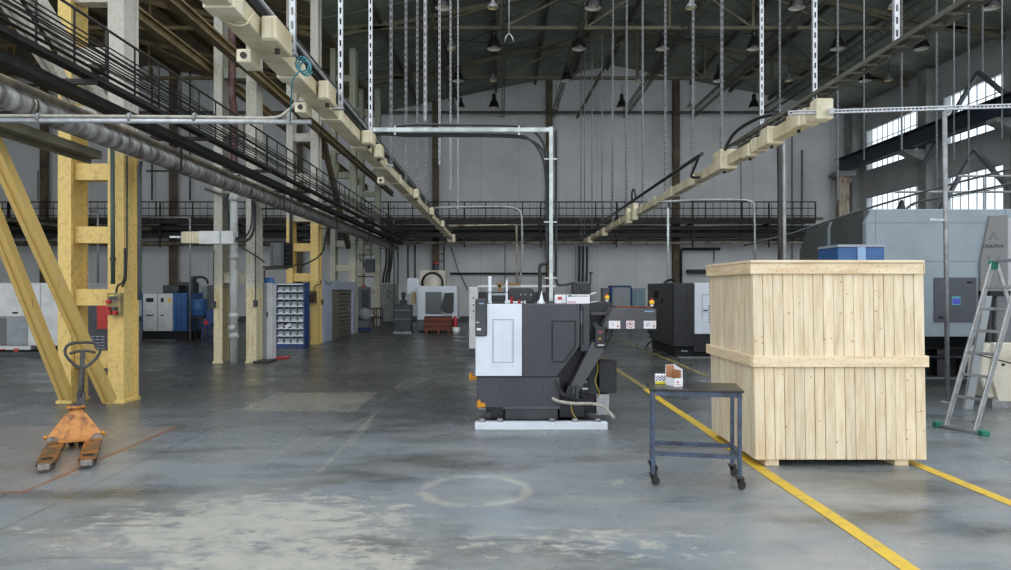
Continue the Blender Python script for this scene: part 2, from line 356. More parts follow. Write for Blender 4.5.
# ------------------------------------------------------------------ mesh builder
class MB:
    def __init__(s):
        s.v = []; s.f = []; s.sm = []

    def add(s, vs, fs, smooth=False):
        o = len(s.v); s.v += [Vector(v) for v in vs]
        for f in fs:
            s.f.append([i + o for i in f]); s.sm.append(smooth)
        return s

    def box(s, x0, x1, y0, y1, z0, z1):
        vs = [(x, y, z) for z in (z0, z1) for y in (y0, y1) for x in (x0, x1)]
        return s.add(vs, [(0, 2, 3, 1), (4, 5, 7, 6), (0, 1, 5, 4), (2, 6, 7, 3), (0, 4, 6, 2), (1, 3, 7, 5)])

    def bar(s, p, q, w, h=None, up=(0, 0, 1)):
        """square-section bar from p to q, w across and h along up"""
        p, q = Vector(p), Vector(q); h = h or w
        d = (q - p).normalized(); u = Vector(up)
        if abs(d.dot(u)) > .99:
            u = Vector((0, 1, 0))
        sd = d.cross(u).normalized(); u = sd.cross(d).normalized()
        vs = []
        for c in (p, q):
            for a, b in ((-1, -1), (1, -1), (1, 1), (-1, 1)):
                vs.append(c + sd * (a * w / 2) + u * (b * h / 2))
        return s.add(vs, [(3, 2, 1, 0), (4, 5, 6, 7), (0, 1, 5, 4), (1, 2, 6, 5), (2, 3, 7, 6), (3, 0, 4, 7)])

    def tube(s, pts, r, n=8, closed=False):
        pts = [Vector(p) for p in pts]; k = len(pts)
        rs = r if isinstance(r, (list, tuple)) else [r] * k
        rings = []; prev = None
        for i, p in enumerate(pts):
            if closed:
                d = (pts[(i + 1) % k] - pts[i - 1]).normalized()
            else:
                d = (pts[min(i + 1, k - 1)] - pts[max(i - 1, 0)]).normalized()
            if prev is None:
                u = Vector((0, 0, 1)) if abs(d.z) < .9 else Vector((0, 1, 0))
                u = (u - d * u.dot(d)).normalized()
            else:
                u = (prev - d * prev.dot(d))
                u = u.normalized() if u.length > 1e-6 else d.orthogonal().normalized()
            prev = u; w = d.cross(u)
            rings.append([p + (u * math.cos(2 * PI * j / n) + w * math.sin(2 * PI * j / n)) * rs[i] for j in range(n)])
        vs = [v for R in rings for v in R]; fs = []
        for i in range(k if closed else k - 1):
            a = i * n; b = ((i + 1) % k) * n
            for j in range(n):
                fs.append((a + j, a + (j + 1) % n, b + (j + 1) % n, b + j))
        s.add(vs, fs, True)
        if not closed:
            o = len(s.v) - len(vs)
            s.f.append([o + j for j in range(n)][::-1]); s.sm.append(False)
            s.f.append([o + (k - 1) * n + j for j in range(n)]); s.sm.append(False)
        return s

    def cyl(s, p, q, r, n=12):
        return s.tube([p, q], r, n)

    def prism(s, poly, ax, a, b):
        """poly in the plane across axis ax ('x': (y,z), 'y': (x,z), 'z': (x,y)), extruded from a to b"""
        k = len(poly)
        mk = {'x': lambda u, v, t: (t, u, v), 'y': lambda u, v, t: (u, t, v), 'z': lambda u, v, t: (u, v, t)}[ax]
        vs = [mk(u, v, a) for u, v in poly] + [mk(u, v, b) for u, v in poly]
        fs = [tuple(range(k))[::-1], tuple(range(k, 2 * k))] + [(i, (i + 1) % k, k + (i + 1) % k, k + i) for i in range(k)]
        return s.add(vs, fs)

    def lathe(s, prof, c=(0, 0, 0), n=20, mtx=None):
        c = Vector(c); vs = []; fs = []
        for r, z in prof:
            for j in range(n):
                v = Vector((r * math.cos(2 * PI * j / n), r * math.sin(2 * PI * j / n), z))
                if mtx is not None:
                    v = mtx @ v
                vs.append(c + v)
        for i in range(len(prof) - 1):
            for j in range(n):
                fs.append((i * n + j, i * n + (j + 1) % n, (i + 1) * n + (j + 1) % n, (i + 1) * n + j))
        return s.add(vs, fs, True)

    def disc(s, c, r, axis='y', t=.01, n=24):
        c = Vector(c); d = Vector({'x': (1, 0, 0), 'y': (0, 1, 0), 'z': (0, 0, 1)}[axis]) * t / 2
        return s.tube([c - d, c + d], r, n)

    def build(s, name, material, parent=None, bevel=0.0, world=True, seg=1):
        me = bpy.data.meshes.new(name)
        vs = s.v
        if parent is not None and world:
            R = inv_of(parent)
            vs = [R @ v for v in vs]
        me.from_pydata([tuple(v) for v in vs], [], s.f); 
        bm = bmesh.new(); bm.from_mesh(me); bmesh.ops.recalc_face_normals(bm, faces=bm.faces); bm.to_mesh(me); bm.free()
        me.polygons.foreach_set('use_smooth', s.sm)
        if isinstance(material, str):
            material = M[material]
        me.materials.append(material)
        o = bpy.data.objects.new(name, me); COL.objects.link(o)
        if parent is not None:
            o.parent = parent
        if bevel:
            md = o.modifiers.new('edge', 'BEVEL'); md.width = bevel; md.segments = seg; md.limit_method = 'ANGLE'; md.angle_limit = .7
        return o


WM = {}


def wmat(o):
    m = Matrix.Translation(o.location) @ o.rotation_euler.to_matrix().to_4x4()
    return (wmat(o.parent) @ m) if o.parent else m


def inv_of(o):
    return wmat(o).inverted()


def tag(o, label=None, cat=None, group=None, kind=None):
    if label: o['label'] = label
    if cat: o['category'] = cat
    if group: o['group'] = group
    if kind: o['kind'] = kind
    return o


def thing(name, label, cat, loc=(0, 0, 0), rz=0.0, group=None, kind=None):
    o = bpy.data.objects.new(name, None); COL.objects.link(o); o.empty_display_size = .2
    o.location = loc; o.rotation_euler = (0, 0, rz)
    return tag(o, label, cat, group, kind)


def dup(root, loc, rz=None, label=None, group=None):
    def cp(o, par):
        c = o.copy(); COL.objects.link(c)
        if par is not None:
            c.parent = par
        for ch in list(kids.get(o, ())):
            cp(ch, c)
        return c
    kids = {}
    stack = [root]
    while stack:
        a = stack.pop(); kids[a] = list(a.children); stack += kids[a]
    r = cp(root, None); r.location = loc
    if rz is not None: r.rotation_euler = (0, 0, rz)
    return tag(r, label, None, group)


def text_mesh(name, txt, size, material, parent, loc, rot=(PI / 2, 0, 0), depth=.002, align='CENTER'):
    cu = bpy.data.curves.new(name, 'FONT'); cu.body = txt; cu.size = size; cu.extrude = depth; cu.align_x = align; cu.align_y = 'CENTER'
    t = bpy.data.objects.new('tmp', cu); COL.objects.link(t)
    bpy.context.view_layer.update()
    me = bpy.data.meshes.new_from_object(t.evaluated_get(bpy.context.evaluated_depsgraph_get()))
    bpy.data.objects.remove(t)
    R = inv_of(parent) @ Matrix.Translation(loc) @ __import__('mathutils').Euler(rot).to_matrix().to_4x4()
    me.transform(R); me.materials.clear(); me.materials.append(M[material])
    o = bpy.data.objects.new(name, me); COL.objects.link(o); o.parent = parent
    return o


def smooth_path(pts, n=5):
    """Catmull-Rom through the points"""
    pts = [Vector(p) for p in pts]; out = []
    for i in range(len(pts) - 1):
        p0 = pts[max(i - 1, 0)]; p1 = pts[i]; p2 = pts[i + 1]; p3 = pts[min(i + 2, len(pts) - 1)]
        for k in range(n):
            t = k / n
            out.append(.5 * ((2 * p1) + (p2 - p0) * t + (2 * p0 - 5 * p1 + 4 * p2 - p3) * t * t + (3 * p1 - p0 - 3 * p2 + p3) * t ** 3))
    out.append(pts[-1]); return out


def solo(name, mb, material, label, cat, group=None, kind=None, bevel=0, org=None):
    """a thing that is one mesh; its origin goes to org"""
    if org is not None:
        org = Vector(org)
        for v in mb.v:
            v -= org
    o = mb.build(name, material, None, bevel)
    if org is not None:
        o.location = org
    return tag(o, label, cat, group, kind)

# ------------------------------------------------------------------ the setting
YB = 36.0            # back wall
XR = 18.0            # window wall
RIDGE_X, VAL_X = 5.8, -6.1
RZ, VZ = 13.15, 10.75


def roof_z(x):
    d = abs((x - VAL_X + 11.9) % 23.8 - 11.9)          # distance from the nearest valley of the two-span roof
    return VZ + (RZ - VZ) * d / 11.9


def struct(name, mb, material, parent=None, bevel=0):
    return tag(mb.build(name, material, parent, bevel), kind='structure')


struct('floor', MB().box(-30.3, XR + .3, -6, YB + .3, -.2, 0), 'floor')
xs = [-30, -18, VAL_X, RIDGE_X, 17.9]
struct('wall_back', MB().prism([(-30.2, 0), (XR + .3, 0), (XR + .3, roof_z(XR) + .1)] + [(x, roof_z(x) + .1) for x in (17.7, RIDGE_X, VAL_X, -18.0)] + [(-30.2, VZ + .1)], 'y', YB, YB + .3), 'backwall')
# window wall with two rows of openings
bays = [(1.8, 5.2), (7.6, 11.0), (13.4, 16.8), (19.2, 22.6), (25.05, 28.4), (29.9, 34.4)]
rows = [(3.6, 6.15), (7.42, 9.45)]
w = MB(); z = 0
for lo, hi in rows:
    w.box(XR, XR + .3, -3, YB, z, lo); z = hi
w.box(XR, XR + .3, -3, YB, z, VZ + .3)
for lo, hi in rows:
    y = -3
    for a, b in bays:
        w.box(XR, XR + .3, y, a, lo, hi); y = b
    w.box(XR, XR + .3, y, YB, lo, hi)
struct('wall_right', w, 'rightwall')
n = 0
for lo, hi in rows:
    for a, b in bays:
        n += 1
        fr = MB()
        fr.box(XR + .02, XR + .1, a, b, lo, lo + .05).box(XR + .02, XR + .1, a, b, hi - .05, hi)
        k = int((b - a) / .42)
        for i in range(k + 1):
            y = a + (b - a) * i / k
            fr.box(XR + .03, XR + .07, y - .009, y + .009, lo, hi)
        mids = 2 if hi - lo > 2 else 1
        for i in range(1, mids + 1):
            zz = lo + (hi - lo) * i / (mids + 1)
            fr.box(XR + .03, XR + .09, a, b, zz - .012, zz + .012)
        wo = struct('window_%d' % n, fr, 'winframe')
        MB().box(XR + .055, XR + .065, a, b, lo, hi).build('pane', 'glass', wo)
struct('wall_left', MB().box(-30.3, -30, -3, YB, 0, VZ + .3), 'rightwall')

# roof: four slopes of decking; the near edge lies well above the frame
RY0 = ROOF_Y0
for nm, a, b, mt in (('ceiling', RIDGE_X, XR + .3, 'deck'), ('ceiling', VAL_X, RIDGE_X, 'deck'), ('ceiling', -18.0, VAL_X, 'deckbrown'), ('ceiling', -30.2, -18.0, 'deckbrown')):
    RY0 = ROOF_Y0 if mt == 'deck' else AISLE_Y0
    za, zb = roof_z(min(a, 17.7)), roof_z(min(b, 17.7))
    m = MB().prism([(a, za), (b, zb), (b, zb + .12), (a, za + .12)], 'y', RY0, YB + .3)
    kx = int((b - a) / 1.2)                                 # decking seams run down the slope
    for i in range(int((YB - RY0) / 1.5)):
        y = RY0 + .6 + i * 1.5
        m.bar((a, y, za - .01), (b, y, zb - .01), .05, .03)
    struct(nm, m, mt)

# purlins along the hall under the decking
pi_ = 0
for x in [-29, -27, -25, -23, -21, -19, -16.5, -14.5, -12.5, -10.5, -8.4, -4.2, -2.2, -.2, 1.8, 3.8, 5.5, 7.8, 9.8, 11.8, 13.8, 15.8]:
    z = roof_z(x) - .10
    left = x < VAL_X
    o = MB().box(x - .05, x + .05, RY0, YB, z - .1, z + .08).build('roof_purlin', 'khaki' if left else 'trussgrey')
    tag(o, 'steel purlin running lengthwise under the dark roof decking of the ' + ('aisle behind the yellow columns' if left else 'main hall'), 'purlin', 'purlins of the aisle roof' if left else 'purlins of the main hall roof', 'structure')

# trusses
TY = [24.6, 30.4]
TN = ['nearer', 'farther']


def truss(y, xa, xb, ridge, material, where, ordn):
    r = thing('roof_truss', '%s roof truss with flat bottom chord across the %s' % (ordn, where), 'roof truss', ((xa + xb) / 2, y, VZ), 0, 'roof trusses of the ' + where)
    c = VZ + .12
    MB().box(xa, xb, y - .07, y + .07, c - .12, c).build('bottom_chord', material, r)
    for a, b in ((xa, ridge), (ridge, xb)):
        MB().bar((a, y, roof_z(a) - .28), (b, y, roof_z(b) - .28), .14, .16).build('rafter', material, r)
    web = MB(); k = 8; ps = [xa + (xb - xa) * i / k for i in range(k + 1)]
    for i, x in enumerate(ps):
        if 0 < i < k:
            web.bar((x, y, c - .05), (x, y, roof_z(x) - .28), .09)
    for i in range(k):
        a, b = (ps[i], ps[i + 1]) if i >= k / 2 else (ps[i + 1], ps[i])
        web.bar((a, y, roof_z(a) - .3), (b, y, c - .05), .08)
    web.build('web', material, r)
    return r


for y, o_ in zip(TY, TN):
    truss(y, VAL_X + .3, XR - .3, RIDGE_X, 'olive', 'main hall', o_)
    truss(y, -29.9, VAL_X - .3, -18.0, 'khaki', 'aisle behind the columns', o_)
# wind braces under the roof (crossed rods in the last bays)
for (x0, x1) in ((-4.2, 1.8), (1.8, 7.8), (7.8, 13.8)):
    for a, b in ((x0, x1), (x1, x0)):
        o = MB().tube([(a, 24.8, roof_z(a) - .35), (b, 30.2, roof_z(b) - .35)], .022, 6)
        solo('bracing_rod', o, 'trussgrey', 'thin round bracing rod crossing diagonally below the dark roof', 'rod', 'crossed roof bracing rods', 'structure')
# lattice girders at the level of the bottom chords, down to the back wall
LX = [-2.3, 0.15, 2.75, 6.4, 9.9, 13.4]
LN = ['over the first wall column', 'over the main machine', 'over the second wall column', 'just below the ridge', 'past the third wall column', 'closest to the window wall']
for x, ln in zip(LX, LN):
    m = MB(); zt, zb = VZ + .1, VZ - .3
    for z in (zt, zb):
        m.box(x - .07, x - .04, 18.8, YB, z - .02, z + .02); m.box(x + .04, x + .07, 18.8, YB, z - .02, z + .02)
    y = 18.9; k = 0
    while y < YB - .4:
        m.bar((x - .05, y, zb), (x - .05, y + .4, zt), .018); m.bar((x + .05, y, zb), (x + .05, y + .4, zt), .018)
        m.bar((x - .05, y, zb), (x + .05, y, zb), .02); y += .4; k += 1
    solo('lattice_girder', m, 'trussgrey', 'slim lattice girder running lengthwise under the roof ' + ln, 'girder', 'lattice girders under the main roof')

# back wall: steel columns standing against it, wind beam, lamps' pipe
for px, ds in ((436, 'behind the column-side busway'), (549, 'in line with the pale conduit'), (675, 'behind the busway over the crate')):
    x = X(px, YB)
    r = thing('wall_column', 'brown steel column against the back wall ' + ds, 'column', (x, YB - .2, 0), 0, 'brown steel columns on the back wall', 'thing')
    MB().box(x - .16, x + .16, YB - .36, YB - .32, 0, roof_z(x) - .1).box(x - .16, x + .16, YB - .05, YB - .005, 0, roof_z(x) - .1).box(x - .03, x + .03, YB - .32, YB - .05, 0, roof_z(x) - .1).build('post', 'brownpost', r)
    for i in range(9):
        MB().box(x - .18, x + .18, YB - .38, YB - .35, 1 + i * 1.2, 1.10 + i * 1.2).build('batten', 'brownpost', r)
for px in (-40, 48, 176, 300):
    x = X(px, YB)
    r = thing('wall_column', 'brown steel column against the back wall of the aisle behind the yellow columns', 'column', (x, YB - .2, 0), 0, 'aisle wall columns', 'thing')
    MB().box(x - .2, x + .2, YB - .36, YB - .32, 0, roof_z(x) - .1).box(x - .03, x + .03, YB - .32, YB - .005, 0, roof_z(x) - .1).build('post', 'brownpost', r)
solo('wind_beam', MB().box(-29.5, XR - .6, YB - .55, YB - .45, VZ - .20, VZ - .08), 'trussgrey', 'horizontal dark steel beam across the back wall just below the gable', 'beam', org=(5, YB - .5, VZ))
solo('wind_beam', MB().bar((X(577, 35), 35.0, Z(118, 35)), (X(605, 35), 35.0, Z(66, 35)), .14), 'trussgrey', 'sloping steel strut rising to the ridge in front of the back wall', 'strut', org=P(590, 92, 35))
# faint panel joints of the back wall
jm = MB()
for i in range(24):
    x = -29 + i * 2.0
    jm.box(x - .012, x + .012, YB - .012, YB + .01, 0, min(roof_z(x), 13) - .05)
struct('trim_1', jm, mat('wall_joint_filler', srgb(196, 198, 198), .9))
# darker plinth strip of the back wall
struct('trim_2', MB().box(-30, XR, YB - .03, YB + .01, 0, .25), mat('wall_plinth_paint', srgb(84, 86, 86), .8))

# yellow lines on the floor
def line(y0, y1, x, wd, label, mm='linepaint'):
    m = MB(); ys = [y0 + (y1 - y0) * i / 24 for i in range(25)]
    vs = []; 
    for y in ys:
        dx = .012 * math.sin(y * 1.7)
        vs += [(x - wd / 2 + dx, y, .003), (x + wd / 2 + dx, y, .003)]
    m.add(vs, [(2 * i, 2 * i + 1, 2 * i + 3, 2 * i + 2) for i in range(24)])
    o = m.build('floor_line', mm); o.location = (0, 0, .001)
    return tag(o, label, 'floor marking', 'yellow floor lines', 'structure')


line(2.8, 11.5, 2.40, .115, 'yellow painted line running under the wheeled table and past the charcoal lathe')
line(3.2, 9.0, 3.93, .115, 'yellow painted line coming out from under the wooden crate')
line(11.5, 22.5, 2.40, .105, 'worn yellow line continuing behind the charcoal lathe', 'lineworn')
line(9.0, 27.0, 3.93, .105, 'worn yellow line passing the dark machine behind the crate', 'lineworn')

# ------------------------------------------------------------------ columns between the two halls
XA0, XA1, XB0, XB1 = -6.38, -6.19, -5.66, -5.43


def column(Y, lab, matA, matB, matBat, bats, top=10.7):
    r = thing('column', lab, 'column', (-5.8, Y, 0), 0, 'twin-legged steel columns between the halls', 'thing')
    for x0, x1, mm in ((XA0, XA1, matA), (XB0, XB1, matB)):
        w_ = x1 - x0; d = .42
        pl = [(x0, Y), (x1, Y), (x1, Y + .07), (x1 - .022, Y + .07), (x1 - .022, Y + d - .07), (x1, Y + d - .07), (x1, Y + d), (x0, Y + d), (x0, Y + d - .07), (x0 + .022, Y + d - .07), (x0 + .022, Y + .07), (x0, Y + .07)]
        MB().prism(pl, 'z', 0, top).build('leg', mm, r)
        MB().box(x0 - .02, x1 + .02, Y - .02, Y + d + .02, 0, .04).build('foot_plate', mm, r)
    for z in bats:
        MB().box(XA1 - .01, XB0 + .01, Y + .1, Y + .3, z - .12, z + .12).build('batten', matBat, r)
    return r


bz = [.62, 1.53, 2.44, 3.36, 4.2, 5.05, 5.95, 6.9, 7.8, 8.7, 9.6]
c1 = column(10.1, 'yellow twin-legged steel column behind the orange pallet truck', 'col_yellow', 'col_yw', 'col_yw', bz)
c2 = column(15.6, 'dirty white twin-legged column with a drain pipe between its legs', 'col_old', 'col_old', 'col_green', [1.9, 3.9, 5.2, 6.5, 8.3])
c3 = column(20.9, 'yellow and white column rising behind the blue bin shelf', 'col_yw', 'col_yw', 'col_yw', [.5, 2.0, 2.9, 3.8, 5.0, 6.2, 7.4, 8.6])
c4 = column(26.3, 'pale green stained column beyond the lavender grey cabinet', 'col_green', 'col_green', 'col_green', bz)
c5 = column(31.6, 'farthest pale column before the back wall', 'col_green', 'col_green', 'col_green', bz)
column(4.6, 'nearest twin-legged column just outside the view', 'col_yellow', 'col_yw', 'col_yw', bz) if False else None
# drain pipe in column 2
dp = thing('drain_pipe', 'pale drain pipe with a maroon upper length between the legs of the white column', 'pipe', (-5.90, 15.5, 0))
MB().cyl((-5.90, 15.52, 0), (-5.90, 15.52, 4.2), .085, 14).build('lower_pipe', 'drain', dp)
MB().tube(smooth_path([(-5.90, 15.52, 4.2), (-5.90, 15.52, 5.6), (-5.94, 15.52, 6.0), (-5.94, 15.52, 8)]), .08, 12).build('upper_pipe', 'redpipe', dp)
for z in (.55, 1.0, 2.3, 3.6):
    MB().cyl((-5.90, 15.52, z), (-5.90, 15.52, z + .12), .105, 14).build('collar', 'drain', dp)
MB().lathe([(0, -.02), (.075, -.02), (.075, .03), (0, .03)], (-5.90, 15.41, .8), 14, Matrix.Rotation(PI / 2, 4, 'X')).build('access_cap', 'drain', dp)

# diagonal braces between the columns
def brace(p, q, mm, lab, w_=.115):
    m = MB(); p, q = Vector(p), Vector(q)
    d = (q - p).normalized(); s_ = Vector((1, 0, 0)); u = d.cross(s_).normalized()
    m.bar(p + s_ * .05, q + s_ * .05, .055, w_, u).bar(p - s_ * .05, q - s_ * .05, .055, w_, u)
    m.bar(p, q, .06, w_ * .7, u)
    return solo('diagonal_brace', m, mm, lab, 'brace', 'diagonal braces of the column row', org=p)


def ext(p, q, t):
    p, q = Vector(p), Vector(q); return p + (q - p) * t


b0 = Vector((-5.42, 9.72, .1)); b1 = P(0, 158, 7.72)
brace(b0, ext(b0, b1, 1.22), 'brace_yellow', 'yellow diagonal brace meeting the floor between the legs of the yellow column')
b0 = Vector((-6.14, 9.92, .1)); b1 = P(0, 230, 8.65)
brace(b0, ext(b0, b1, 1.9), 'brace_yellow', 'yellow diagonal brace meeting the floor at the outer leg of the yellow column')
b0 = Vector((-5.45, 9.9, Z(125, 9.9))); b1 = P(36, 0, 8.25)
brace(b0, ext(b0, b1, 1.9), 'brace_white', 'upper white diagonal brace above the dark catwalk, inner one', .17)
b0 = Vector((-6.1, 10.0, Z(100, 10.0))); b1 = P(8, 0, 8.75)
brace(b0, ext(b0, b1, 1.9), 'brace_white', 'upper white diagonal brace above the dark catwalk, outer one', .17)
# brace pair between columns 3 and 4
brace((-6.05, 21.5, 0.3), (-6.05, 26.0, 6.2), 'col_green', 'pale diagonal brace rising behind the lavender grey cabinet', .2)
brace((-5.62, 21.5, 7.0), (-5.62, 26.0, 3.2), 'brownpost', 'dark brown diagonal brace between the third and fourth columns', .2)

# ------------------------------------------------------------------ crane runways
def ibeam(m, x, y0, y1, z0, z1, wd):
    m.box(x - wd / 2, x + wd / 2, y0, y1, z0, z0 + .04).box(x - wd / 2, x + wd / 2, y0, y1, z1 - .04, z1).box(x - .02, x + .02, y0, y1, z0 + .04, z1 - .04)
    return m


solo('crane_beam', ibeam(MB(), -5.3, 4, 34.5, 6.22, 6.42, .16), 'khaki', 'khaki crane runway beam along the hall side of the columns', 'beam', org=(-5.08, 20, 6))
solo('crane_beam', ibeam(MB(), -6.55, 4, 34.5, 6.5, 6.72, .16), 'khaki', 'khaki crane runway beam along the aisle side of the columns', 'beam', org=(-6.5, 20, 6.3))
solo('crane_beam', ibeam(MB(), 16.95, 0, 35.0, 7.45, 8.12, .45), 'navybeam', 'navy blue crane runway beam in front of the windows', 'beam', org=(16.95, 20, 7.4))
# pilasters and corbels of the window wall
for i, (a, b) in enumerate(((17.3, 18.7), (23.2, 24.4), (28.55, 29.75), (34.55, 35.95))):
    r = thing('wall_pilaster', ['pilaster of the window wall outside the view', 'grey pilaster of the window wall before the first bright bay', 'grey pilaster between the two bright window bays', 'grey pilaster in the corner of window wall and back wall'][i], 'pilaster', (17.6, (a + b) / 2, 0), 0, 'pilasters of the window wall', 'thing')
    MB().box(17.55, XR - .005, a + .3, b - .3, 0, VZ).build('shaft', 'plaster_post', r)
    MB().prism([(17.6, 6.9), (17.6, 7.43), (16.7, 7.43), (16.7, 7.3)], 'y', a + .35, b - .35).build('corbel', 'plaster_post', r)
r = thing('rusty_post', 'rust-streaked steel post carrying the far end of the navy crane beam', 'post', (X(845, 34.8), 34.6, 0))
MB().box(16.65, 17.15, 34.35, 34.7, 0, 7.2).build('shaft', mat('rusty_white_paint', srgb(168, 158, 138), .7, col2=srgb(120, 66, 34), scale=1.6, lo=.5, hi=.62, stretch=(3, 3, .8)), r)
MB().box(16.5, 17.4, 34.2, 34.85, 7.2, 7.44).build('cap_plate', 'plaster_post', r)


def chev(apex, l, rr, lab):
    r = thing('window_brace', lab, 'brace', apex, 0, 'inverted V braces in front of the windows')
    MB().bar(apex, l, .13, .13).build('strut', 'midgrey', r); MB().bar(apex, rr, .13, .13).build('strut', 'midgrey', r)


chev((17.42, 25.5, 9.55), (17.42, 28.9, 6.7), (17.42, 22.2, 6.7), 'upper inverted V steel brace above the navy beam')
chev((17.42, 25.7, 6.75), (17.42, 28.9, 3.6), (17.42, 22.4, 3.6), 'lower inverted V steel brace below the navy beam')

# ------------------------------------------------------------------ catwalk along the columns
cw = thing('catwalk', 'dark steel service catwalk with railing along the yellow and white columns', 'catwalk', (-4.9, 18, 3.9))
MB().box(-4.72, -4.55, 4, 34.2, 4.03, 4.05).box(-4.57, -4.545, 4, 34.2, 4.01, 4.065).build('deck', 'catwalk', cw)
m = MB().cyl((-4.56, 4, 4.66), (-4.56, 34.2, 4.66), .018, 6)
y = 4.4; k = 0
while y < 34.2:
    m.bar((-4.56, y, 4.05), (-4.56, y, 4.66), .018 if k % 3 else .032); y += .62; k += 1
m.build('railing', 'catwalk', cw)
for i in range(10):
    y = 4.9 + i * 3.0
    MB().bar((-5.45, y, 3.99), (-4.55, y, 3.99), .05, .06).build('bracket', 'catwalk', cw)
# bundled cables lying along the catwalk
cb = thing('cable_bundle', 'bundle of black power cables running along the railing of the side catwalk', 'cables', (-4.5, 18, 4.2))
for i in range(13):
    zz = 4.10 + .026 * i + random.uniform(-.01, .01); xx = -4.50 + random.uniform(-.02, .02)
    pts = [(xx + random.uniform(-.02, .02), 4 + j * 2.5, zz + random.uniform(-.025, .02)) for j in range(13)]
    MB().tube(pts, .0095, 5).build('cable', 'cable', cb)
ct = thing('cable_tray', 'black cable trough hanging below the side catwalk above the lagged pipe', 'cable tray', (-4.75, 18, 3.7))
MB().prism([(-4.94, 3.83), (-4.74, 3.83), (-4.74, 3.93), (-4.76, 3.93), (-4.76, 3.85), (-4.92, 3.85), (-4.92, 3.93), (-4.94, 3.93)], 'y', 4, 34.5).build('trough', 'catwalk', ct)
for i in range(4):
    pts = [(-4.90 + i * .04 + random.uniform(-.01, .01), 4 + j * 2.5, 3.91 + random.uniform(-.02, .03)) for j in range(13)]
    MB().tube(pts, .03, 6).build('cable', 'cable', ct)
# pipes along the columns
pp = thing('lagged_pipe', 'thick silver lagged pipe running below the side catwalk', 'pipe', (-4.95, 18, 3.55))
MB().cyl((-4.97, 4, 3.57), (-4.97, 33.6, 3.57), .125, 16).build('lagging', 'insul', pp)
for i in range(14):
    y = 5.2 + i * 2.1
    MB().cyl((-4.97, y, 3.57), (-4.97, y + .06, 3.57), .132, 16).build('band', 'steelworn', pp)
pp = thing('service_pipe', 'thin grimy pipe above the lagged pipe beside the columns', 'pipe', (-5.0, 18, 3.76))
MB().cyl((-5.1, 4, 3.78), (-5.1, 33.8, 3.78), .07, 12).build('pipe_run', 'pipegrime', pp)
pp = thing('service_channel', 'khaki steel channel below the pipes beside the columns', 'channel', (-5.08, 8, 3.1))
MB().box(-5.22, -5.06, 4, 8.9, 3.30, 3.40).box(-5.22, -5.2, 4, 8.9, 3.24, 3.30).build('channel_run', 'olive', pp)
# pipes' hangers
for i in range(6):
    y = 5.5 + i * 5.0
    solo('pipe_hanger', MB().bar((-4.78, y, 3.42), (-4.78, y, 3.83), .025).bar((-5.3, y, 3.42), (-4.77, y, 3.42), .025), 'catwalk', 'dark steel pipe hanger below the side catwalk, number %s from the near end' % ['one', 'two', 'three', 'four', 'five', 'six'][i], 'hanger', 'pipe hangers of the side catwalk', org=(-4.78, y, 3.83))

# ------------------------------------------------------------------ catwalk, trays and pipes on the back wall
ZR = 5.93
bw = thing('catwalk', 'dark service catwalk with barred railing along the back wall', 'catwalk', (5, 34.9, 4.9))
MB().box(-29.5, 15.5, 34.4, 35.6, 4.95, 5.02).box(-29.5, 15.5, 34.36, 34.40, 4.86, 5.05).build('deck', 'catwalk', bw)
m = MB()
for z, rr in ((ZR, .03), (5.62, .022), (5.25, .022)):
    m.cyl((-29.5, 34.4, z), (15.5, 34.4, z), rr, 6)
x = -29.5; k = 0
while x <= 15.5:
    m.bar((x, 34.4, 5.0), (x, 34.4, ZR), .02 if k % 5 else .05); x += .36; k += 1
m.build('railing', 'catwalk', bw)
for i in range(12):
    x = -28 + i * 3.75
    MB().bar((x, 34.5, 3.7), (x, 34.5, 5.9), .07).bar((x, 34.5, 4.86), (x, YB - .03, 4.86), .07).build('bracket', 'catwalk', bw)
for i, (z, d, lab) in enumerate(((4.66, .16, 'upper'), (4.32, .18, 'lower'))):
    t = thing('cable_tray', '%s black cable trough below the catwalk on the back wall' % lab, 'cable tray', (5, 35, z), 0, 'cable troughs on the back wall')
    MB().prism([(34.6, z - .1), (35.3, z - .1), (35.3, z + d - .1), (35.27, z + d - .1), (35.27, z - .07), (34.63, z - .07), (34.63, z + d - .1), (34.6, z + d - .1)], 'x', -29, 16).build('trough', 'catwalk', t)
    for j in range(4):
        pts = [(-29 + q * 3.0, 34.7 + j * .15, z + d - .08 + random.uniform(-.03, .06)) for q in range(16)]
        MB().tube(pts, .035, 5).build('cable', 'cable', t)
solo('service_pipe', MB().cyl((-29, 34.7, 5.14), (16, 34.7, 5.14), .07, 10), 'pipegrime', 'grimy pipe lying on the catwalk of the back wall', 'pipe', org=(5, 34.7, 5.1))
solo('service_pipe', MB().cyl((-9, 34.6, 3.93), (16, 34.6, 3.93), .075, 10), 'beigepipe', 'rust-stained pale pipe running the width of the back wall below the trays', 'pipe', org=(5, 34.6, 3.9))
solo('service_pipe', MB().cyl((-9, 34.75, 4.08), (16, 34.75, 4.08), .035, 8), 'black', 'thin black pipe just above the rust-stained pipe on the back wall', 'pipe', org=(5, 34.7, 4.0))
solo('service_pipe', MB().cyl((-29, 34.6, 3.9), (-9.2, 34.6, 3.9), .12, 10), 'pipegrime', 'thick dark pipe on the back wall behind the yellow columns', 'pipe', org=(-18, 34.6, 3.9))
solo('service_pipe', MB().tube(smooth_path([(-29, 33.6, 5.2), (-25, 33.6, 5.1), (-21, 33.9, 4.7), (-17, 34.2, 4.6)]), .1, 8), 'pipegrime', 'sagging dark pipe crossing the aisle behind the yellow braces', 'pipe', org=(-23, 33.6, 5.1))

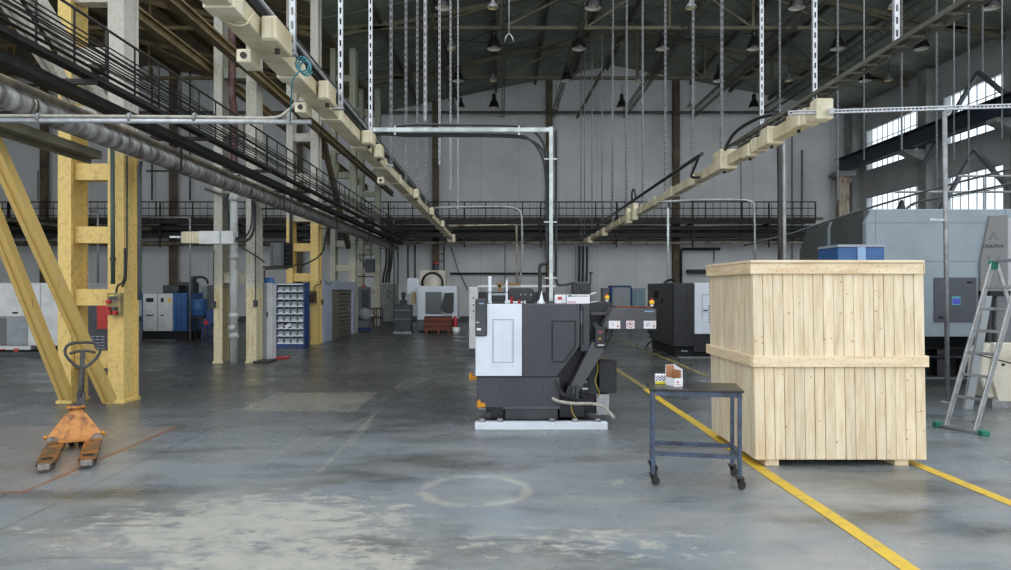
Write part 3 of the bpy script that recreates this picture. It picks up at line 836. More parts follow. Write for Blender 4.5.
# vertical pipes and cables on the back wall
def vpipe(px, y0, y1, Y, r, mm, lab, name='wall_pipe', cat='pipe'):
    a, b = P(px, y0, Y), P(px, y1, Y)
    return solo(name, MB().cyl(a, b, r, 8), mm, lab, cat, 'pipes on the back wall', org=a)


for px, y0, y1, Y, r, mm, lab in (
        (398, 244, 300, 35.7, .03, 'black', 'thin dark pipe down the back wall next to the hanging cable loops'),
        (408, 244, 282, 35.7, .05, 'midgrey', 'grey pipe dropping behind the round tool magazine'),
        (415, 244, 282, 35.7, .04, 'darksteel', 'dark pipe dropping behind the round tool magazine'),
        (444, 244, 290, 35.7, .03, 'darksteel', 'thin pipe down the back wall right of the tool magazine'),
        (505, 244, 292, 35.7, .02, 'darksteel', 'thin wire down the middle of the back wall'),
        (152, 68, 200, 35.7, .04, 'darksteel', 'thin pipe high on the aisle back wall beside the yellow column'),
        (190, 60, 200, 35.7, .04, 'darksteel', 'thin pipe high on the aisle back wall before the white column'),
        (38, 170, 200, 35.7, .03, 'galvdull', 'thin pipe on the aisle back wall between the yellow braces'),
        (714, 250, 262, 35.7, .03, 'darksteel', 'thin pipe on the back wall just above the wooden crate'),
        (802, 150, 300, 35.7, .05, 'galvdull', 'grey pipe in the corner of the back wall beside the big machine'),
        (792, 120, 260, 35.7, .03, 'darksteel', 'thin dark pipe on the back wall near the big machine'),
        (741, 152, 244, 35.7, .02, 'darksteel', 'thin wire on the back wall above the wooden crate')):
    vpipe(px, y0, y1, Y, r, mm, lab)
for k, px in enumerate((386, 389, 392)):
    a = P(px, 246, 35.2); pts = [a, P(px + random.uniform(-1, 1), 262, 35.2), P(px - 2 + random.uniform(-1, 1), 276, 35.2), P(px - 3, 283, 35.2)]
    solo('hanging_cable', MB().tube(smooth_path(pts), .06, 6), 'cable', 'black cable hanging above the grey green cabinet, one of three', 'cable', 'cables dropping to the grey green cabinet', org=a)
for k, px in enumerate((579.5, 583, 587)):
    a = P(px, 246, 35.2)
    solo('hanging_cable', MB().tube(smooth_path([a, P(px, 265, 35.2), P(px - .5, 282, 35.2)]), .06, 6), 'cable', 'black cable dropping straight into the box behind the charcoal lathe, one of three', 'cable', 'cables dropping behind the charcoal lathe', org=a)
solo('wall_pipe', MB().tube([P(720, 249, 35.6), P(682, 249, 35.6), P(681, 250.5, 35.6), P(681, 300, 35.6)], .07, 8), 'black', 'black angled pipe on the back wall above the dark machine', 'pipe', 'pipes on the back wall', org=P(681, 249, 35.6))
solo('wall_bracket', MB().box(X(688, 35.6), X(711, 35.6), 35.5, 35.95, Z(273, 35.6), Z(269.5, 35.6)), 'black', 'short black horizontal rail on the back wall behind the crate lid', 'rail', org=P(700, 271, 35.6))
solo('wall_pipe', MB().cyl(P(450, 273.5, 35.8), P(555, 273.5, 35.8), .05, 8), 'darksteel', 'horizontal dark pipe low on the back wall behind the charcoal lathe', 'pipe', 'pipes on the back wall', org=P(500, 273.5, 35.8))
solo('wall_cable', MB().tube([P(451, 247, 35.8), P(458, 270, 35.8), P(468, 290, 35.8)], .025, 6), 'cable', 'thin black cable slanting down the back wall beside the tool magazine', 'cable', org=P(451, 247, 35.8))
# ladder on the wall by the right busway
lm = MB().bar(P(575.5, 246, 35.7), P(575.5, 280, 35.7), .04).bar(P(578, 246, 35.7), P(578, 280, 35.7), .04)
for i in range(9):
    lm.bar(P(575.5, 248 + i * 4, 35.7), P(578, 248 + i * 4, 35.7), .03)
solo('wall_ladder', lm, 'galvdull', 'slim vertical cable ladder on the back wall beside three black cables', 'cable ladder', org=P(577, 263, 35.7))

# ------------------------------------------------------------------ overhead busways
ORD = ['nearest', 'second nearest', 'third nearest', 'fourth nearest', 'fifth nearest', 'sixth nearest', 'seventh nearest', 'eighth nearest', 'ninth nearest', 'tenth nearest', 'eleventh nearest', 'twelfth nearest', 'thirteenth nearest', 'fourteenth nearest', 'fifteenth nearest']


def channel(z0, z1, wd=.041, pitch=.10, both=False):
    """slotted steel strut standing upright: two edges, webs between the slots and folded flanges"""
    m = MB(); h = wd / 2; e = wd * .3
    m.box(-h, -h + e, -.002, .002, z0, z1).box(h - e, h, -.002, .002, z0, z1)
    m.box(-h, -h + .003, 0, .03, z0, z1).box(h - .003, h, 0, .03, z0, z1)
    z = z0 + .02
    while z < z1 - .05:
        m.box(-h + e, h - e, -.002, .002, z, z + pitch * .45); z += pitch
    m.box(-h + e, h - e, -.002, .002, z1 - .04, z1)
    return m


def hanger(x, y, z0, label, group, wd=.041, src=None, mt='galv'):
    if src is None:
        o = channel(0, VZ - .05 - z0 + 1.0, wd).build('hanger_channel', mt); tag(o, label, 'hanger', group)
    else:
        o = src.copy(); COL.objects.link(o); tag(o, label, 'hanger', group)
    o.location = (x, y, z0); return o


BL0, BL1 = -1.71, -1.55
bl = thing('busway', 'beige overhead busway on the column side of the hall', 'busway', (-1.6, 13, 3.34), 0, 'beige overhead busways')
MB().box(BL0, BL1, 3.6, 23.2, 3.29, 3.41).build('trunking', 'beige', bl, .006)
y = 4.05
while y < 23:
    MB().box(BL0 - .012, BL1 + .012, y, y + .14, 3.28, 3.42).build('joint_cover', 'beigeface', bl, .004); y += 1.35

MB().box(BL0 - .03, BL1 + .06, 23.1, 23.5, 3.20, 3.46).build('end_box', 'beigeface', bl, .01)
br = thing('busway', 'beige overhead busway running above the wooden crate', 'busway', (3.1, 16, 3.31), 0, 'beige overhead busways')
BR0, BR1 = 3.05, 3.18
MB().box(BR0, BR1, 6.74, 25.6, 3.31, 3.45).build('trunking', 'beige', br, .006)
y = 7.0
while y < 25.5:
    MB().box(BR0 - .012, BR1 + .012, y, y + .14, 3.30, 3.462).build('joint_cover', 'beigeface', br, .004); y += 1.35

MB().box(BR0 - .015, BR1 + .015, 6.70, 6.86, 3.28, 3.48).build('end_box', 'beigeface', br, .01)


def tapbox(x0, x1, y0, y1, z0, z1, label, grp):
    t = thing('tap_off_box', label, 'electrical box', ((x0 + x1) / 2, y0, z0), 0, grp)
    MB().box(x0, x1, y0, y1, z0, z1).build('body', 'beige', t, .008)
    MB().box(x0 + .008, x1 - .008, y0 - .012, y0 + .002, z0 + .01, z1 - .01).build('cover', 'beigeface', t, .004)
    m = MB(); 
    m.box(x0 + .02, x0 + .028, y0 - .016, y0 - .01, z0 + .02, z1 - .02).box(x1 - .028, x1 - .02, y0 - .016, y0 - .01, z0 + .02, z1 - .02)
    m.build('cover_seam', 'beige', t)
    MB().cyl(((x0 + x1) / 2, (y0 + y1) / 2, z0 - .03), ((x0 + x1) / 2, (y0 + y1) / 2, z0), .018, 8).build('gland', 'darksteel', t)
    return t


gl = 'tap-off boxes on the column-side busway'; gr_ = 'tap-off boxes on the busway above the crate'
for i, (y, dx, dz, L_) in enumerate(((4.5, .10, .15, .34), (5.9, .09, .15, .28), (7.75, .12, .14, .25), (8.5, .10, .15, .2), (12.3, .10, .15, .2), (15.1, .10, .15, .2), (18.0, .10, .15, .2))):
    tapbox(BL1 + .014, BL1 + .014 + dx, y, y + L_, 3.40 - dz, 3.41, '%s beige tap-off box on the column-side busway' % ORD[i], gl)
for i, y in enumerate((4.75, 6.1, 10.2)):
    t = thing('busway_socket', '%s flat beige socket plate under the column-side busway' % ORD[i], 'electrical box', (-1.75, y, 3.2), 0, 'socket plates under the column-side busway')
    MB().box(-1.79, -1.69, y, y + .2, 3.19, 3.28).build('plate', 'beigeface', t, .006)
    MB().cyl((-1.74, y - .012, 3.235), (-1.74, y, 3.235), .022, 10).build('socket', 'darksteel', t)
for i, (y, x0, x1, z0, z1, L_) in enumerate(((7.1, 3.02, 3.17, 3.30, 3.47, .3), (7.85, 3.0, 3.18, 3.28, 3.48, .22), (8.55, 3.02, 3.16, 3.27, 3.42, .2), (9.4, 2.96, 3.18, 3.26, 3.53, .34), (15.7, 2.98, 3.1, 3.20, 3.58, .3), (16.5, 2.98, 3.12, 3.2, 3.56, .2), (20.4, 2.98, 3.14, 3.2, 3.42, .25), (23.6, 2.98, 3.14, 3.2, 3.42, .25))):
    tapbox(x0, x1, y, y + L_, z0, z1, '%s beige tap-off box on the busway above the wooden crate' % ORD[i], gr_)

# slotted hangers
hs = None; k = 0
for i in range(13):
    y = 4.97 + 1.5 * i
    if i > 6: break
    lab = '%s slotted steel hanger holding the column-side busway' % ORD[i]
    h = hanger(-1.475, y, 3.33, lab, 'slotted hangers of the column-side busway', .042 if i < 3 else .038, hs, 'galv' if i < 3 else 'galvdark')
    hs = None if i == 2 else h
    if i < 4: MB().box(-.075, .03, -.02, .035, -.02, 0).build('foot_bracket', 'galv', h, world=False)
hs = None
for i, y in enumerate((5.5, 6.93, 8.34, 9.84, 11.3, 13.2, 15.3, 17.2, 19.3)):
    lab = '%s slotted steel hanger holding the busway above the crate' % ORD[i]
    z0 = Z(45, 5.5) if i == 0 else 3.47
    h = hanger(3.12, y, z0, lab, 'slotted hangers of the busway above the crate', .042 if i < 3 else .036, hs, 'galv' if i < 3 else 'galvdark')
    if hs is None: hs = h
    if i == 2:
        hs = None
# loose hangers left over from a removed busway
hs = None
for i, (px, py, Y) in enumerate(((425, 121, 9.6), (439.5, 165, 12.2), (450.5, 190, 15.5), (458, 210, 18.5))):
    p = P(px, py, Y)
    h = hanger(p.x, p.y, p.z, '%s loose slotted hanger ending in mid air above the charcoal lathe' % ORD[i], 'loose slotted hangers above the charcoal lathe', .036, hs, 'galvdull')
    if hs is None: hs = h
for i, (px, py, Y) in enumerate(((864, 160, 12), (1002, 138, 12), (954, 160, 14))):
    a = P(px, py, Y)
    solo('hanger_rod', MB().tube([a, (a.x, a.y, 11.3)], .012, 6), 'galvdull', '%s hanging over the big grey machine' % ['thin steel rod closest to the crate', 'long steel rod beside the lower window', 'steel rod before the bright window'][i], 'rod', 'rods over the big grey machine', org=a)
for i, px in enumerate((780, 838, 902, 937, 969, 983)):
    Y = 14.5 + i * .7; a = P(px, [180, 200, 150, 200, 190, 72][i], Y)
    h = hanger(a.x, a.y, a.z, '%s slotted hanger of the row over the big grey machine' % ['first', 'second', 'third', 'fourth', 'fifth', 'sixth'][i], 'slotted hangers over the big grey machine', .033, None, 'galvdark')
# thin hanger bars in front of the back wall near the far end of the right busway
for i, px in enumerate((581, 584.5, 592, 602, 612, 626, 643)):
    Y = 27 - i * .7; a = P(px, 238 - i * 4, Y)
    solo('hanger_rod', MB().cyl(a, (a.x, a.y, 10.9), .022, 6), 'galvdull', '%s grey rod before the back wall by the far end of the busway' % ['first', 'second', 'third', 'fourth', 'fifth', 'sixth', 'seventh'][i], 'rod', 'grey rods before the back wall', org=a)
# little forked hook
fk = P(509, 37, 18)
solo('forked_hook', MB().tube([fk + Vector((0, 0, .1)), (fk.x, fk.y, VZ + .6)], .018, 6).tube([fk + Vector((-.11, 0, -.13)), fk + Vector((-.08, 0, 0)), fk + Vector((0, 0, .1)), fk + Vector((.08, 0, 0)), fk + Vector((.12, 0, -.13))], .016, 6), 'galv', 'galvanised forked hook hanging alone from the roof among the lamps', 'hook', org=fk)

# cable ladder above the right busway, black bus bar beside the left one
cl = thing('cable_ladder', 'dark steel cable ladder running above the beige busway over the crate', 'cable tray', (3.2, 9, 3.55))
MB().box(3.04, 3.055, 3.6, 9.4, 3.53, 3.565).build('rail', 'trussgrey', cl); MB().box(3.185, 3.20, 3.6, 9.4, 3.53, 3.565).build('rail', 'trussgrey', cl)
for i in range(26):
    MB().box(3.055, 3.185, 3.7 + i * .22, 3.72 + i * .22, 3.535, 3.55).build('rung', 'trussgrey', cl)
for i in range(3):
    MB().tube([(3.08 + i * .04, 3.6 + j * .95, 3.567 + random.uniform(0, .015)) for j in range(7)], .012, 6).build('cable', 'cable', cl)
solo('busway_cable', MB().cyl((3.0, 10.4, 3.66), (3.0, 23, 3.62), .03, 8), 'cable', 'straight black pipe lying above the far half of the busway over the crate', 'cable', org=(3, 16, 3.6))
solo('busway_cable', MB().tube(smooth_path([(3.02, 9.4, 3.52), (3.0, 9.2, 3.58), (2.98, 8.8, 3.64), (3.0, 8.2, 3.64), (3.05, 7.8, 3.60)]), .022, 8).tube(smooth_path([(3.06, 9.5, 3.52), (3.04, 9.3, 3.6), (3.02, 8.9, 3.67), (3.04, 8.2, 3.66), (3.08, 7.8, 3.6)]), .018, 8), 'cable', 'looping black cables entering the large tap-off box over the crate', 'cable', org=(3.0, 8.5, 3.6))
solo('busway_cable', MB().tube(smooth_path([(2.97, 10.4, 3.66), (2.95, 10.6, 3.5), (2.98, 10.9, 3.40), (3.02, 10.6, 3.34)]), .02, 6), 'cable', 'small drooping black cable behind the large tap-off box over the crate', 'cable', org=(3, 10.6, 3.5))
solo('busway_cable', MB().tube(smooth_path([(2.98, 15.8, 3.58), (2.96, 15.7, 3.8), (2.97, 15.5, 3.86), (2.99, 15.4, 3.62)]), .02, 6), 'cable', 'upright loop of cable over the paired tap-off boxes of the far busway', 'cable', org=(3, 15.6, 3.7))
bb = thing('power_rail', 'black power rail running just above the column-side busway', 'power rail', (-1.58, 13, 3.43))
MB().box(-1.62, -1.54, 3.6, 21.8, 3.425, 3.50).build('rail', 'machblack', bb)
MB().cyl((-1.515, 3.6, 3.475), (-1.515, 22, 3.475), .014, 8).build('pipe', 'galvdull', bb)
MB().cyl((-1.52, 5.0, 3.51), (-1.52, 22, 3.51), .012, 8).build('cable', 'cable', bb)
a = P(301, 63, 5.1)
solo('coiled_hose', MB().tube([a + Vector((.045 * math.cos(t * .5), 0.004 * t, .05 * math.sin(t * .5))) for t in range(38)], .007, 6).tube(smooth_path([a + Vector((.0, .0, -.05)), P(293, 80, 5.1), P(291, 104, 5.3), P(290, 122, 5.6)]), .006, 6), 'teal', 'teal air hose coiled on the beige column-side busway', 'hose', org=a)
# flexible conduits looped under the near end of the left busway
a = P(240, 12, 4.5)
solo('cable_loop', MB().tube(smooth_path([P(218, -4, 4.4), P(222, 10, 4.3), P(232, 20, 4.3), P(244, 22, 4.3), P(252, 14, 4.35), P(250, 4, 4.5)]), .008, 6).tube(smooth_path([P(214, -4, 4.4), P(220, 14, 4.3), P(232, 24, 4.3), P(246, 24, 4.3), P(254, 12, 4.35)]), .007, 6), 'beige', 'cream cable loop hanging under the near end of the column-side busway', 'cable', org=a)

# pale pipe with a flexible conduit coming from the columns
YP = 6.1
fp = thing('conduit', 'pale steel conduit crossing in front of the yellow column towards the beige busway', 'conduit', P(150, 120, YP))
MB().cyl(P(-150, 119.5, YP), P(311, 122, YP), .022, 10).build('lower_tube', 'galv', fp)
MB().tube(smooth_path([P(-150, 115, YP), P(60, 116, YP), P(200, 117, YP), P(268, 118, YP), P(285, 113, YP), P(297, 100, YP), P(296, 86, YP - .3), P(286, 70, YP - .7), P(278, 60, YP - 1.0)]), .014, 8).build('flexible_tube', 'hose', fp)
for px in (39, 130, 195):
    a = P(px, 117.5, YP)
    MB().cyl(a - Vector((.012, 0, 0)), a + Vector((.012, 0, 0)), .042, 10).build('clip', 'galvdull', fp)
solo('conduit_hanger', MB().bar(P(309, 121, YP), P(311, 60, YP), .02), 'galv', 'thin drop rod holding the end of the pale conduit', 'rod', org=P(309, 121, YP)) if False else None

# conduit frame feeding the charcoal lathe
YC = 8.62
cf = thing('conduit', 'pale square conduit dropping from overhead to the top of the charcoal lathe', 'conduit', P(551, 300, YC))
MB().bar(P(551, 127, YC), (X(551, YC), YC, 1.50), .045).build('drop', 'conduit', cf)
MB().bar(P(365, 130, YC), P(552.5, 130, YC), .05).build('crossbar', 'conduit', cf)
for px in (395, 519):
    MB().bar(P(px, 126, YC), P(px, 135, YC), .02).build('clip', 'galv', cf)
for py in (159, 222, 278):
    MB().bar(P(544, py, YC), P(557, py, YC), .014).build('clip', 'galv', cf)
sup = thing('feed_cable', 'black cables following the pale conduit from the busway down to the charcoal lathe', 'cable', P(540, 140, YC))
for dx, top in ((0, 125), (-3, 134), (1.5, 136)):
    pts = [P(362, 136, YC + .05), P(385, (top + 133) / 2, YC + .05), P(410, top, YC + .05), P(460, top, YC + .05), P(515, top + 1, YC + .05), P(533 + dx, top + 6, YC + .05), P(544 + dx, top + 20, YC + .05), P(547.5 + dx * .4, top + 45, YC + .05), P(547.5 + dx * .4, 230, YC + .05), P(548 + dx * .4, 262, YC + .05)]
    MB().tube(smooth_path(pts), .015, 6).build('cable', 'cable', sup)
pts = [P(548, 258, YC + .05), P(546, 263, YC), P(540, 266, YC), P(540, 280, YC), P(539.5, 302, YC)]
MB().tube(smooth_path(pts), .022, 8).build('cable', 'cable', sup)
pts = [P(556, 130, YC + .1), P(556, 160, YC + .1), P(556, 250, YC + .1), P(556.5, 281, YC + .1), P(563, 285, YC + .1), P(574, 283, YC + .1), P(581, 287, YC + .1), P(585, 298, YC + .1)]
MB().tube(smooth_path(pts), .016, 8).build('cable', 'cable', sup)
# smaller conduits feeding the machines at the back
for pts, mm, lab, Y in (
        ([(432, 208), (470, 207), (505, 207), (516, 209), (521, 214), (522, 230), (522, 262), (519, 286)], 'galvdull', 'grey conduit arching from the column-side busway to the machine behind the charcoal lathe', 19.0),
        ([(440, 226), (513, 225), (516, 226), (516.5, 232), (517, 286)], 'beigepipe', 'pale angled pipe dropping behind the charcoal lathe', 22.0),
        ([(660, 202), (700, 200), (742, 200), (750, 202), (754, 207), (755, 262)], 'galvdull', 'grey conduit arching from the right busway down behind the wooden crate', 11.0),
        ([(668, 208), (668, 283)], 'conduit', 'straight pale conduit dropping onto the dark machine beside the crate', 18.4),
        ([(190, 340), (190, 219), (188, 217.5), (148, 217.5)], 'galvdull', 'grey conduit rising beside the white and blue compressor cabinet', 22.0),
        ([(98, 300), (98, 213), (96, 211.5), (90, 211.5)], 'galvdull', 'grey pipe seen between the legs of the yellow column', 22.0),
        ([(394, 322), (394, 214), (394, 206)], 'galvdull', 'grey vertical pipe beside the grey green cabinet', 33.0)):
    p3 = [P(a, b, Y) for a, b in pts]
    solo('conduit', MB().tube(smooth_path(p3, 3) if len(p3) > 4 else p3, .032 if Y > 15 else .018, 8), mm, lab, 'conduit', org=p3[-1])
for px, mm, lab in ((778.5, 'cable', 'black cable dropping from the busway behind the wooden crate'), (783, 'galvdull', 'grey pipe dropping from the busway behind the wooden crate')):
    solo('drop_pipe', MB().tube([P(px, 132, 8.3), P(px + 1, 190, 8.3), P(px + 2, 289 + 1155 / 8.3, 8.3)], .025, 8), mm, lab, 'pipe', org=P(px, 289 + 1155 / 8.3, 8.3))

# horizontal strut and pole on the right
st = thing('strut_channel', 'long horizontal slotted steel strut reaching from the end of the busway to the pole', 'strut', P(900, 109, 6.75))
a, b = P(788, 113, 6.75), P(1040, 105, 6.75); m = MB()
d = (b - a); n_ = 62
m.bar(a + Vector((0, 0, .014)), b + Vector((0, 0, .014)), .03, .010).bar(a - Vector((0, 0, .014)), b - Vector((0, 0, .014)), .03, .010)
for i in range(n_):
    p = a + d * (i / n_); q = p + d / n_ * .45
    m.bar(p, q, .004, .03)
m.build('channel', 'galv', st)
MB().bar(P(832, 111, 6.6), P(832, 111, 6.9), .05).build('clamp', 'galv', st)
pl = thing('pole', 'tall galvanised pole standing on the floor between the wooden crate and the ladder', 'pole', (X(947, 10.2), 10.2, 0))
MB().cyl((X(947.5, 10.2), 10.2, 0), (X(944.5, 10.2), 10.2, Z(106, 10.2)), .032, 14).build('tube', 'galvdull', pl)
MB().lathe([(.0, 0), (.1, 0), (.1, .012), (0, .012)], (X(947.5, 10.2), 10.2, 0), 16).build('foot', 'galvdull', pl)
MB().bar(P(929, 219.5, 10.2), P(944, 220, 10.2), .03).build('arm', 'galv', pl)
MB().bar(P(936, 108, 10.2), P(952, 107.5, 10.2), .05).build('head_plate', 'galv', pl)
a = P(740, 238, 10.5)
solo('overhead_cable', MB().tube(smooth_path([P(744, 245, 11.5), P(790, 234, 11.6), P(850, 214, 11.6), P(930, 190, 11.4), P(1030, 164, 11)]), .018, 6), 'cable', 'black cable sweeping over the big grey machine', 'cable', org=P(850, 214, 11.6))
solo('overhead_cable', MB().tube(smooth_path([P(905, 213, 12.4), P(915, 203, 12.4), P(960, 194, 12.4), P(1030, 180, 12.4)]), .022, 6), 'cable', 'second black cable lying above the roof of the big grey machine', 'cable', org=P(915, 203, 12.4))

# ------------------------------------------------------------------ pendant lamps
def lamp(kind):
    big = kind == 'big'
    r = thing('pendant_lamp', '', 'lamp', (0, 0, 0))
    if big:
        prof = [(.25, 0), (.255, .02), (.235, .10), (.20, .20), (.15, .32), (.105, .40), (.09, .42), (.085, .5), (.10, .52), (.10, .60), (.06, .66), (.02, .68)]
    else:
        prof = [(.165, 0), (.17, .015), (.15, .06), (.10, .13), (.06, .17), (.045, .3), (.02, .32)]
    MB().lathe(prof, n=22).build('shade', 'lampshade' if big else 'galvdull', r, world=False)
    ip = [(.248, .004), (.225, .10), (.19, .20), (.14, .31), (.0, .34)] if big else [(.163, .004), (.145, .06), (.09, .125), (0, .15)]
    MB().lathe(ip, n=22).build('reflector', 'lampwhite' if big else 'lampbrass', r, world=False)
    MB().lathe([(0, .02), (.05, .04), (.07, .1), (.06, .16), (.035, .24), (.03, .33)] if big else [(0, .0), (.04, .02), (.05, .06), (.03, .12), (.02, .15)], n=14).build('bulb', 'bulb', r, world=False)
    MB().tube([(0, 0, .66 if big else .3), (0, 0, 1.1)], .012, 6).build('rod', 'darksteel', r, world=False)
    return r


LB = lamp('big'); LS = lamp('small'); usedb = useds = False
rowY = {8: 21.05, 49: 24.7, 81: 28.5, 108: 32.7}
rowname = {8: 'nearest', 49: 'second', 81: 'third', 108: 'farthest'}
big = [(443, 8), (593, 8), (797, 8), (992, 8), (494, 49), (579, 49), (662.5, 49), (754, 49), (838, 49), (922, 49), (458, 81), (567, 81), (719, 81), (865, 81), (461, 108), (494, 108), (621.7, 108), (754, 108)]
small = [(493, 8), (691, 8), (894, 9), (451.6, 49), (493, 81), (639, 81), (789, 81), (889, 81), (556, 108), (690, 108)]
cnt = {}
for lst, src, isbig in ((big, LB, True), (small, LS, False)):
    first = True
    for px, py in lst:
        py = 8 if py == 9 else py
        Y = rowY[py] - (0 if isbig else .5)
        key = (isbig, py); cnt[key] = cnt.get(key, 0) + 1
        lab = '%s lamp, number %s from the column side in the %s row' % ('black bell-shaped pendant' if isbig else 'small shallow yellowed pendant', ['one', 'two', 'three', 'four', 'five', 'six'][cnt[key] - 1], rowname[py])
        loc = (X(px, Y), Y, Z(py, Y)); g = 'black bell pendant lamps' if isbig else 'small yellowed pendant lamps'
        sc = .72 if (isbig and px == 461) else 1
        if first:
            src.location = loc; tag(src, lab, None, g); o = src; first = False
        else:
            o = dup(src, loc, 0, lab, g)
        o.scale = (sc, sc, sc)

# ------------------------------------------------------------------ wooden crate
CX0, CX1, CY0, CY1 = 2.375, 3.965, 6.5, 7.85
cr = thing('wooden_crate', 'large new pine shipping crate with lid and middle battens on the yellow line', 'crate', ((CX0 + CX1) / 2, (CY0 + CY1) / 2, 0))


def planks(a, b, n, axis, fix, z0, z1, th, out):
    """upright boards between a and b; out = side the face looks to"""
    m = MB(); w_ = (b - a) / n
    for i in range(n):
        j = random.uniform(-.003, .003); g = .003 + random.uniform(0, .003)
        lo, hi = a + i * w_ + g / 2, a + (i + 1) * w_ - g / 2
        t0, t1 = sorted((fix + out * j, fix - out * th))
        if axis == 'x': m.box(lo, hi, t0, t1, z0, z1)
        else: m.box(t0, t1, lo, hi, z0, z1)
    return m


zc0, zc1, zm = .065, 1.905, .98
for nm, args in (('front_panel', (CX0, CX1, 17, 'x', CY0)), ('back_panel', (CX0, CX1, 17, 'x', CY1))):
    out = -1 if nm == 'front_panel' else 1
    m = MB()
    a = planks(*args, zc0, zm, .022, out); b = planks(*args, zm, zc1 - .02, .022, out)
    m.add(a.v, a.f); m.add(b.v, b.f); m.build(nm, 'wood', cr, .002)
for nm, x, out in (('side_panel', CX0, -1), ('side_panel', CX1, 1)):
    a = planks(CY0 + .024, CY1 - .024, 12, 'y', x, zc0, zm, .022, out); b = planks(CY0 + .024, CY1 - .024, 12, 'y', x, zm, zc1 - .02, .022, out)
    m = MB(); m.add(a.v, a.f); m.add(b.v, b.f); m.build(nm, 'woodside', cr, .002)
MB().box(CX0 + .03, CX1 - .03, CY0 + .03, CY1 - .03, zc0, zc0 + .03).build('floor_board', 'wood', cr)
m = MB()
for i in range(12):
    w_ = (CY1 - CY0 + .10) / 12
    m.box(CX0 - .03, CX1 - .015, CY0 - .05 + i * w_ + .002, CY0 - .05 + (i + 1) * w_ - .002, zc1 - .012, zc1 + .012)
m.build('lid', 'woodh', cr, .002)
for nm, bx, mm in (('lid_batten', (CX0 - .025, CX1 - .022, CY0 - .03, CY0 - .003, zc1 - .115, zc1 - .014), 'woodh'),
                   ('lid_batten', (CX0 - .027, CX0 - .004, CY0 - .002, CY1 + .02, zc1 - .115, zc1 - .014), 'woody'),
                   ('lid_batten', (CX1 + .004, CX1 + .016, CY0 + .002, CY1 + .02, zc1 - .115, zc1 - .014), 'woody'),
                   ('middle_batten', (CX0 - .02, CX1 + .02, CY0 - .032, CY0 - .004, .928, 1.03), 'woodh'),
                   ('middle_batten', (CX0 - .03, CX0 - .004, CY0 - .002, CY1 + .06, .928, 1.03), 'woody'),
                   ('middle_batten', (CX1 + .004, CX1 + .03, CY0 - .002, CY1 + .06, .928, 1.03), 'woody')):
    MB().box(*bx).build(nm, mm, cr, .003)
for x in (CX0 + .10, CX1 - .28):
    MB().box(x, x + .13, CY0 + .03, CY1 - .02, 0, .075).build('skid', 'woody', cr, .004)
for y in (CY0 + .3, CY1 - .4):
    pass
m = MB()
for i in range(17):
    x = CX0 + (i + .5) * (CX1 - CX0) / 17
    for z in (.955, 1.003, 1.82, 1.86):
        yy = CY0 - .032 if z < 1.1 else CY0 - .031
        m.disc((x + random.uniform(-.03, .03), yy, z + random.uniform(-.012, .012)), .0038, 'y', .004, 8)
m.build('nails', 'nail', cr)
m = MB()
for i in range(34):
    x = random.uniform(CX0 + .02, CX1 - .02); z = random.choice([random.uniform(.12, .93), random.uniform(1.1, 1.74)])
    m.disc((x, CY0 - .0035, z), random.uniform(.005, .011), 'y', .003, 10)
m.build('knots', 'knot', cr)  # small pine knots in the front boards

for c_ in cr.children:                     # the stacked upper half stands a finger's breadth off plumb
    for v_ in c_.data.vertices:
        v_.co.x -= .034 * v_.co.z / 1.9

# ------------------------------------------------------------------ wheeled table
TA = Vector((1.262, 5.86, 0)); TRZ = math.radians(-10.5)
tb = thing('work_table', 'blue-grey steel work table on castors in front of the wooden crate', 'table', TA, TRZ)
TW, TD, TH = .735, .46, .80


def tl(m, name, mm, **k):
    return m.build(name, mm, tb, k.get('bevel', 0), world=False)


tl(MB().box(-.012, TW + .012, -.012, TD + .012, TH, TH + .018), 'tabletop', 'tabletop', bevel=.003)
for y in (.02, TD - .02):
    tl(MB().box(.04, TW - .04, y - .018, y + .018, TH - .042, TH - .001), 'apron', 'tablesteel')
for x in (.02, TW - .02):
    tl(MB().box(x - .018, x + .018, .04, TD - .04, TH - .042, TH - .001), 'apron', 'tablesteel')
for x, y in ((.02, .02), (TW - .02, .02), (TW - .02, TD - .02), (.02, TD - .02)):
    lg = tl(MB().box(x - .016, x + .016, y - .016, y + .016, .10, TH - .001), 'leg', 'tablesteel', bevel=.003)
    cs = MB(); a_ = random.uniform(-.8, .8); dx, dy = math.cos(a_), math.sin(a_)
    cx_, cy_ = x + .025 * dx, y + .025 * dy
    cs.box(x - .035, x + .035, y - .035, y + .035, .096, .104)
    for s_ in (-1, 1):
        ox, oy = -dy * .018 * s_, dx * .018 * s_
        cs.bar((x + ox, y + oy, .098), (cx_ + ox, cy_ + oy, .03), .004, .04, (dx, dy, 0))
    k_ = cs.build('castor', 'darksteel', tb, world=False)
    wh = MB().tube([(cx_ + dy * .012, cy_ - dx * .012, .036), (cx_ - dy * .012, cy_ + dx * .012, .036)], .036, 18).build('wheel', 'rubbergrey', k_, world=False)
for y, z in ((.02, .27), (TD - .02, .27)):
    tl(MB().box(.04, TW - .04, y - .014, y + .014, z - .016, z + .016), 'stretcher', 'tablesteel')
tl(MB().box(TW - .034, TW - .006, .04, TD - .04, .254, .286), 'stretcher', 'tablesteel')
tl(MB().box(.006, .034, .04, TD - .04, .254, .286), 'stretcher', 'tablesteel')

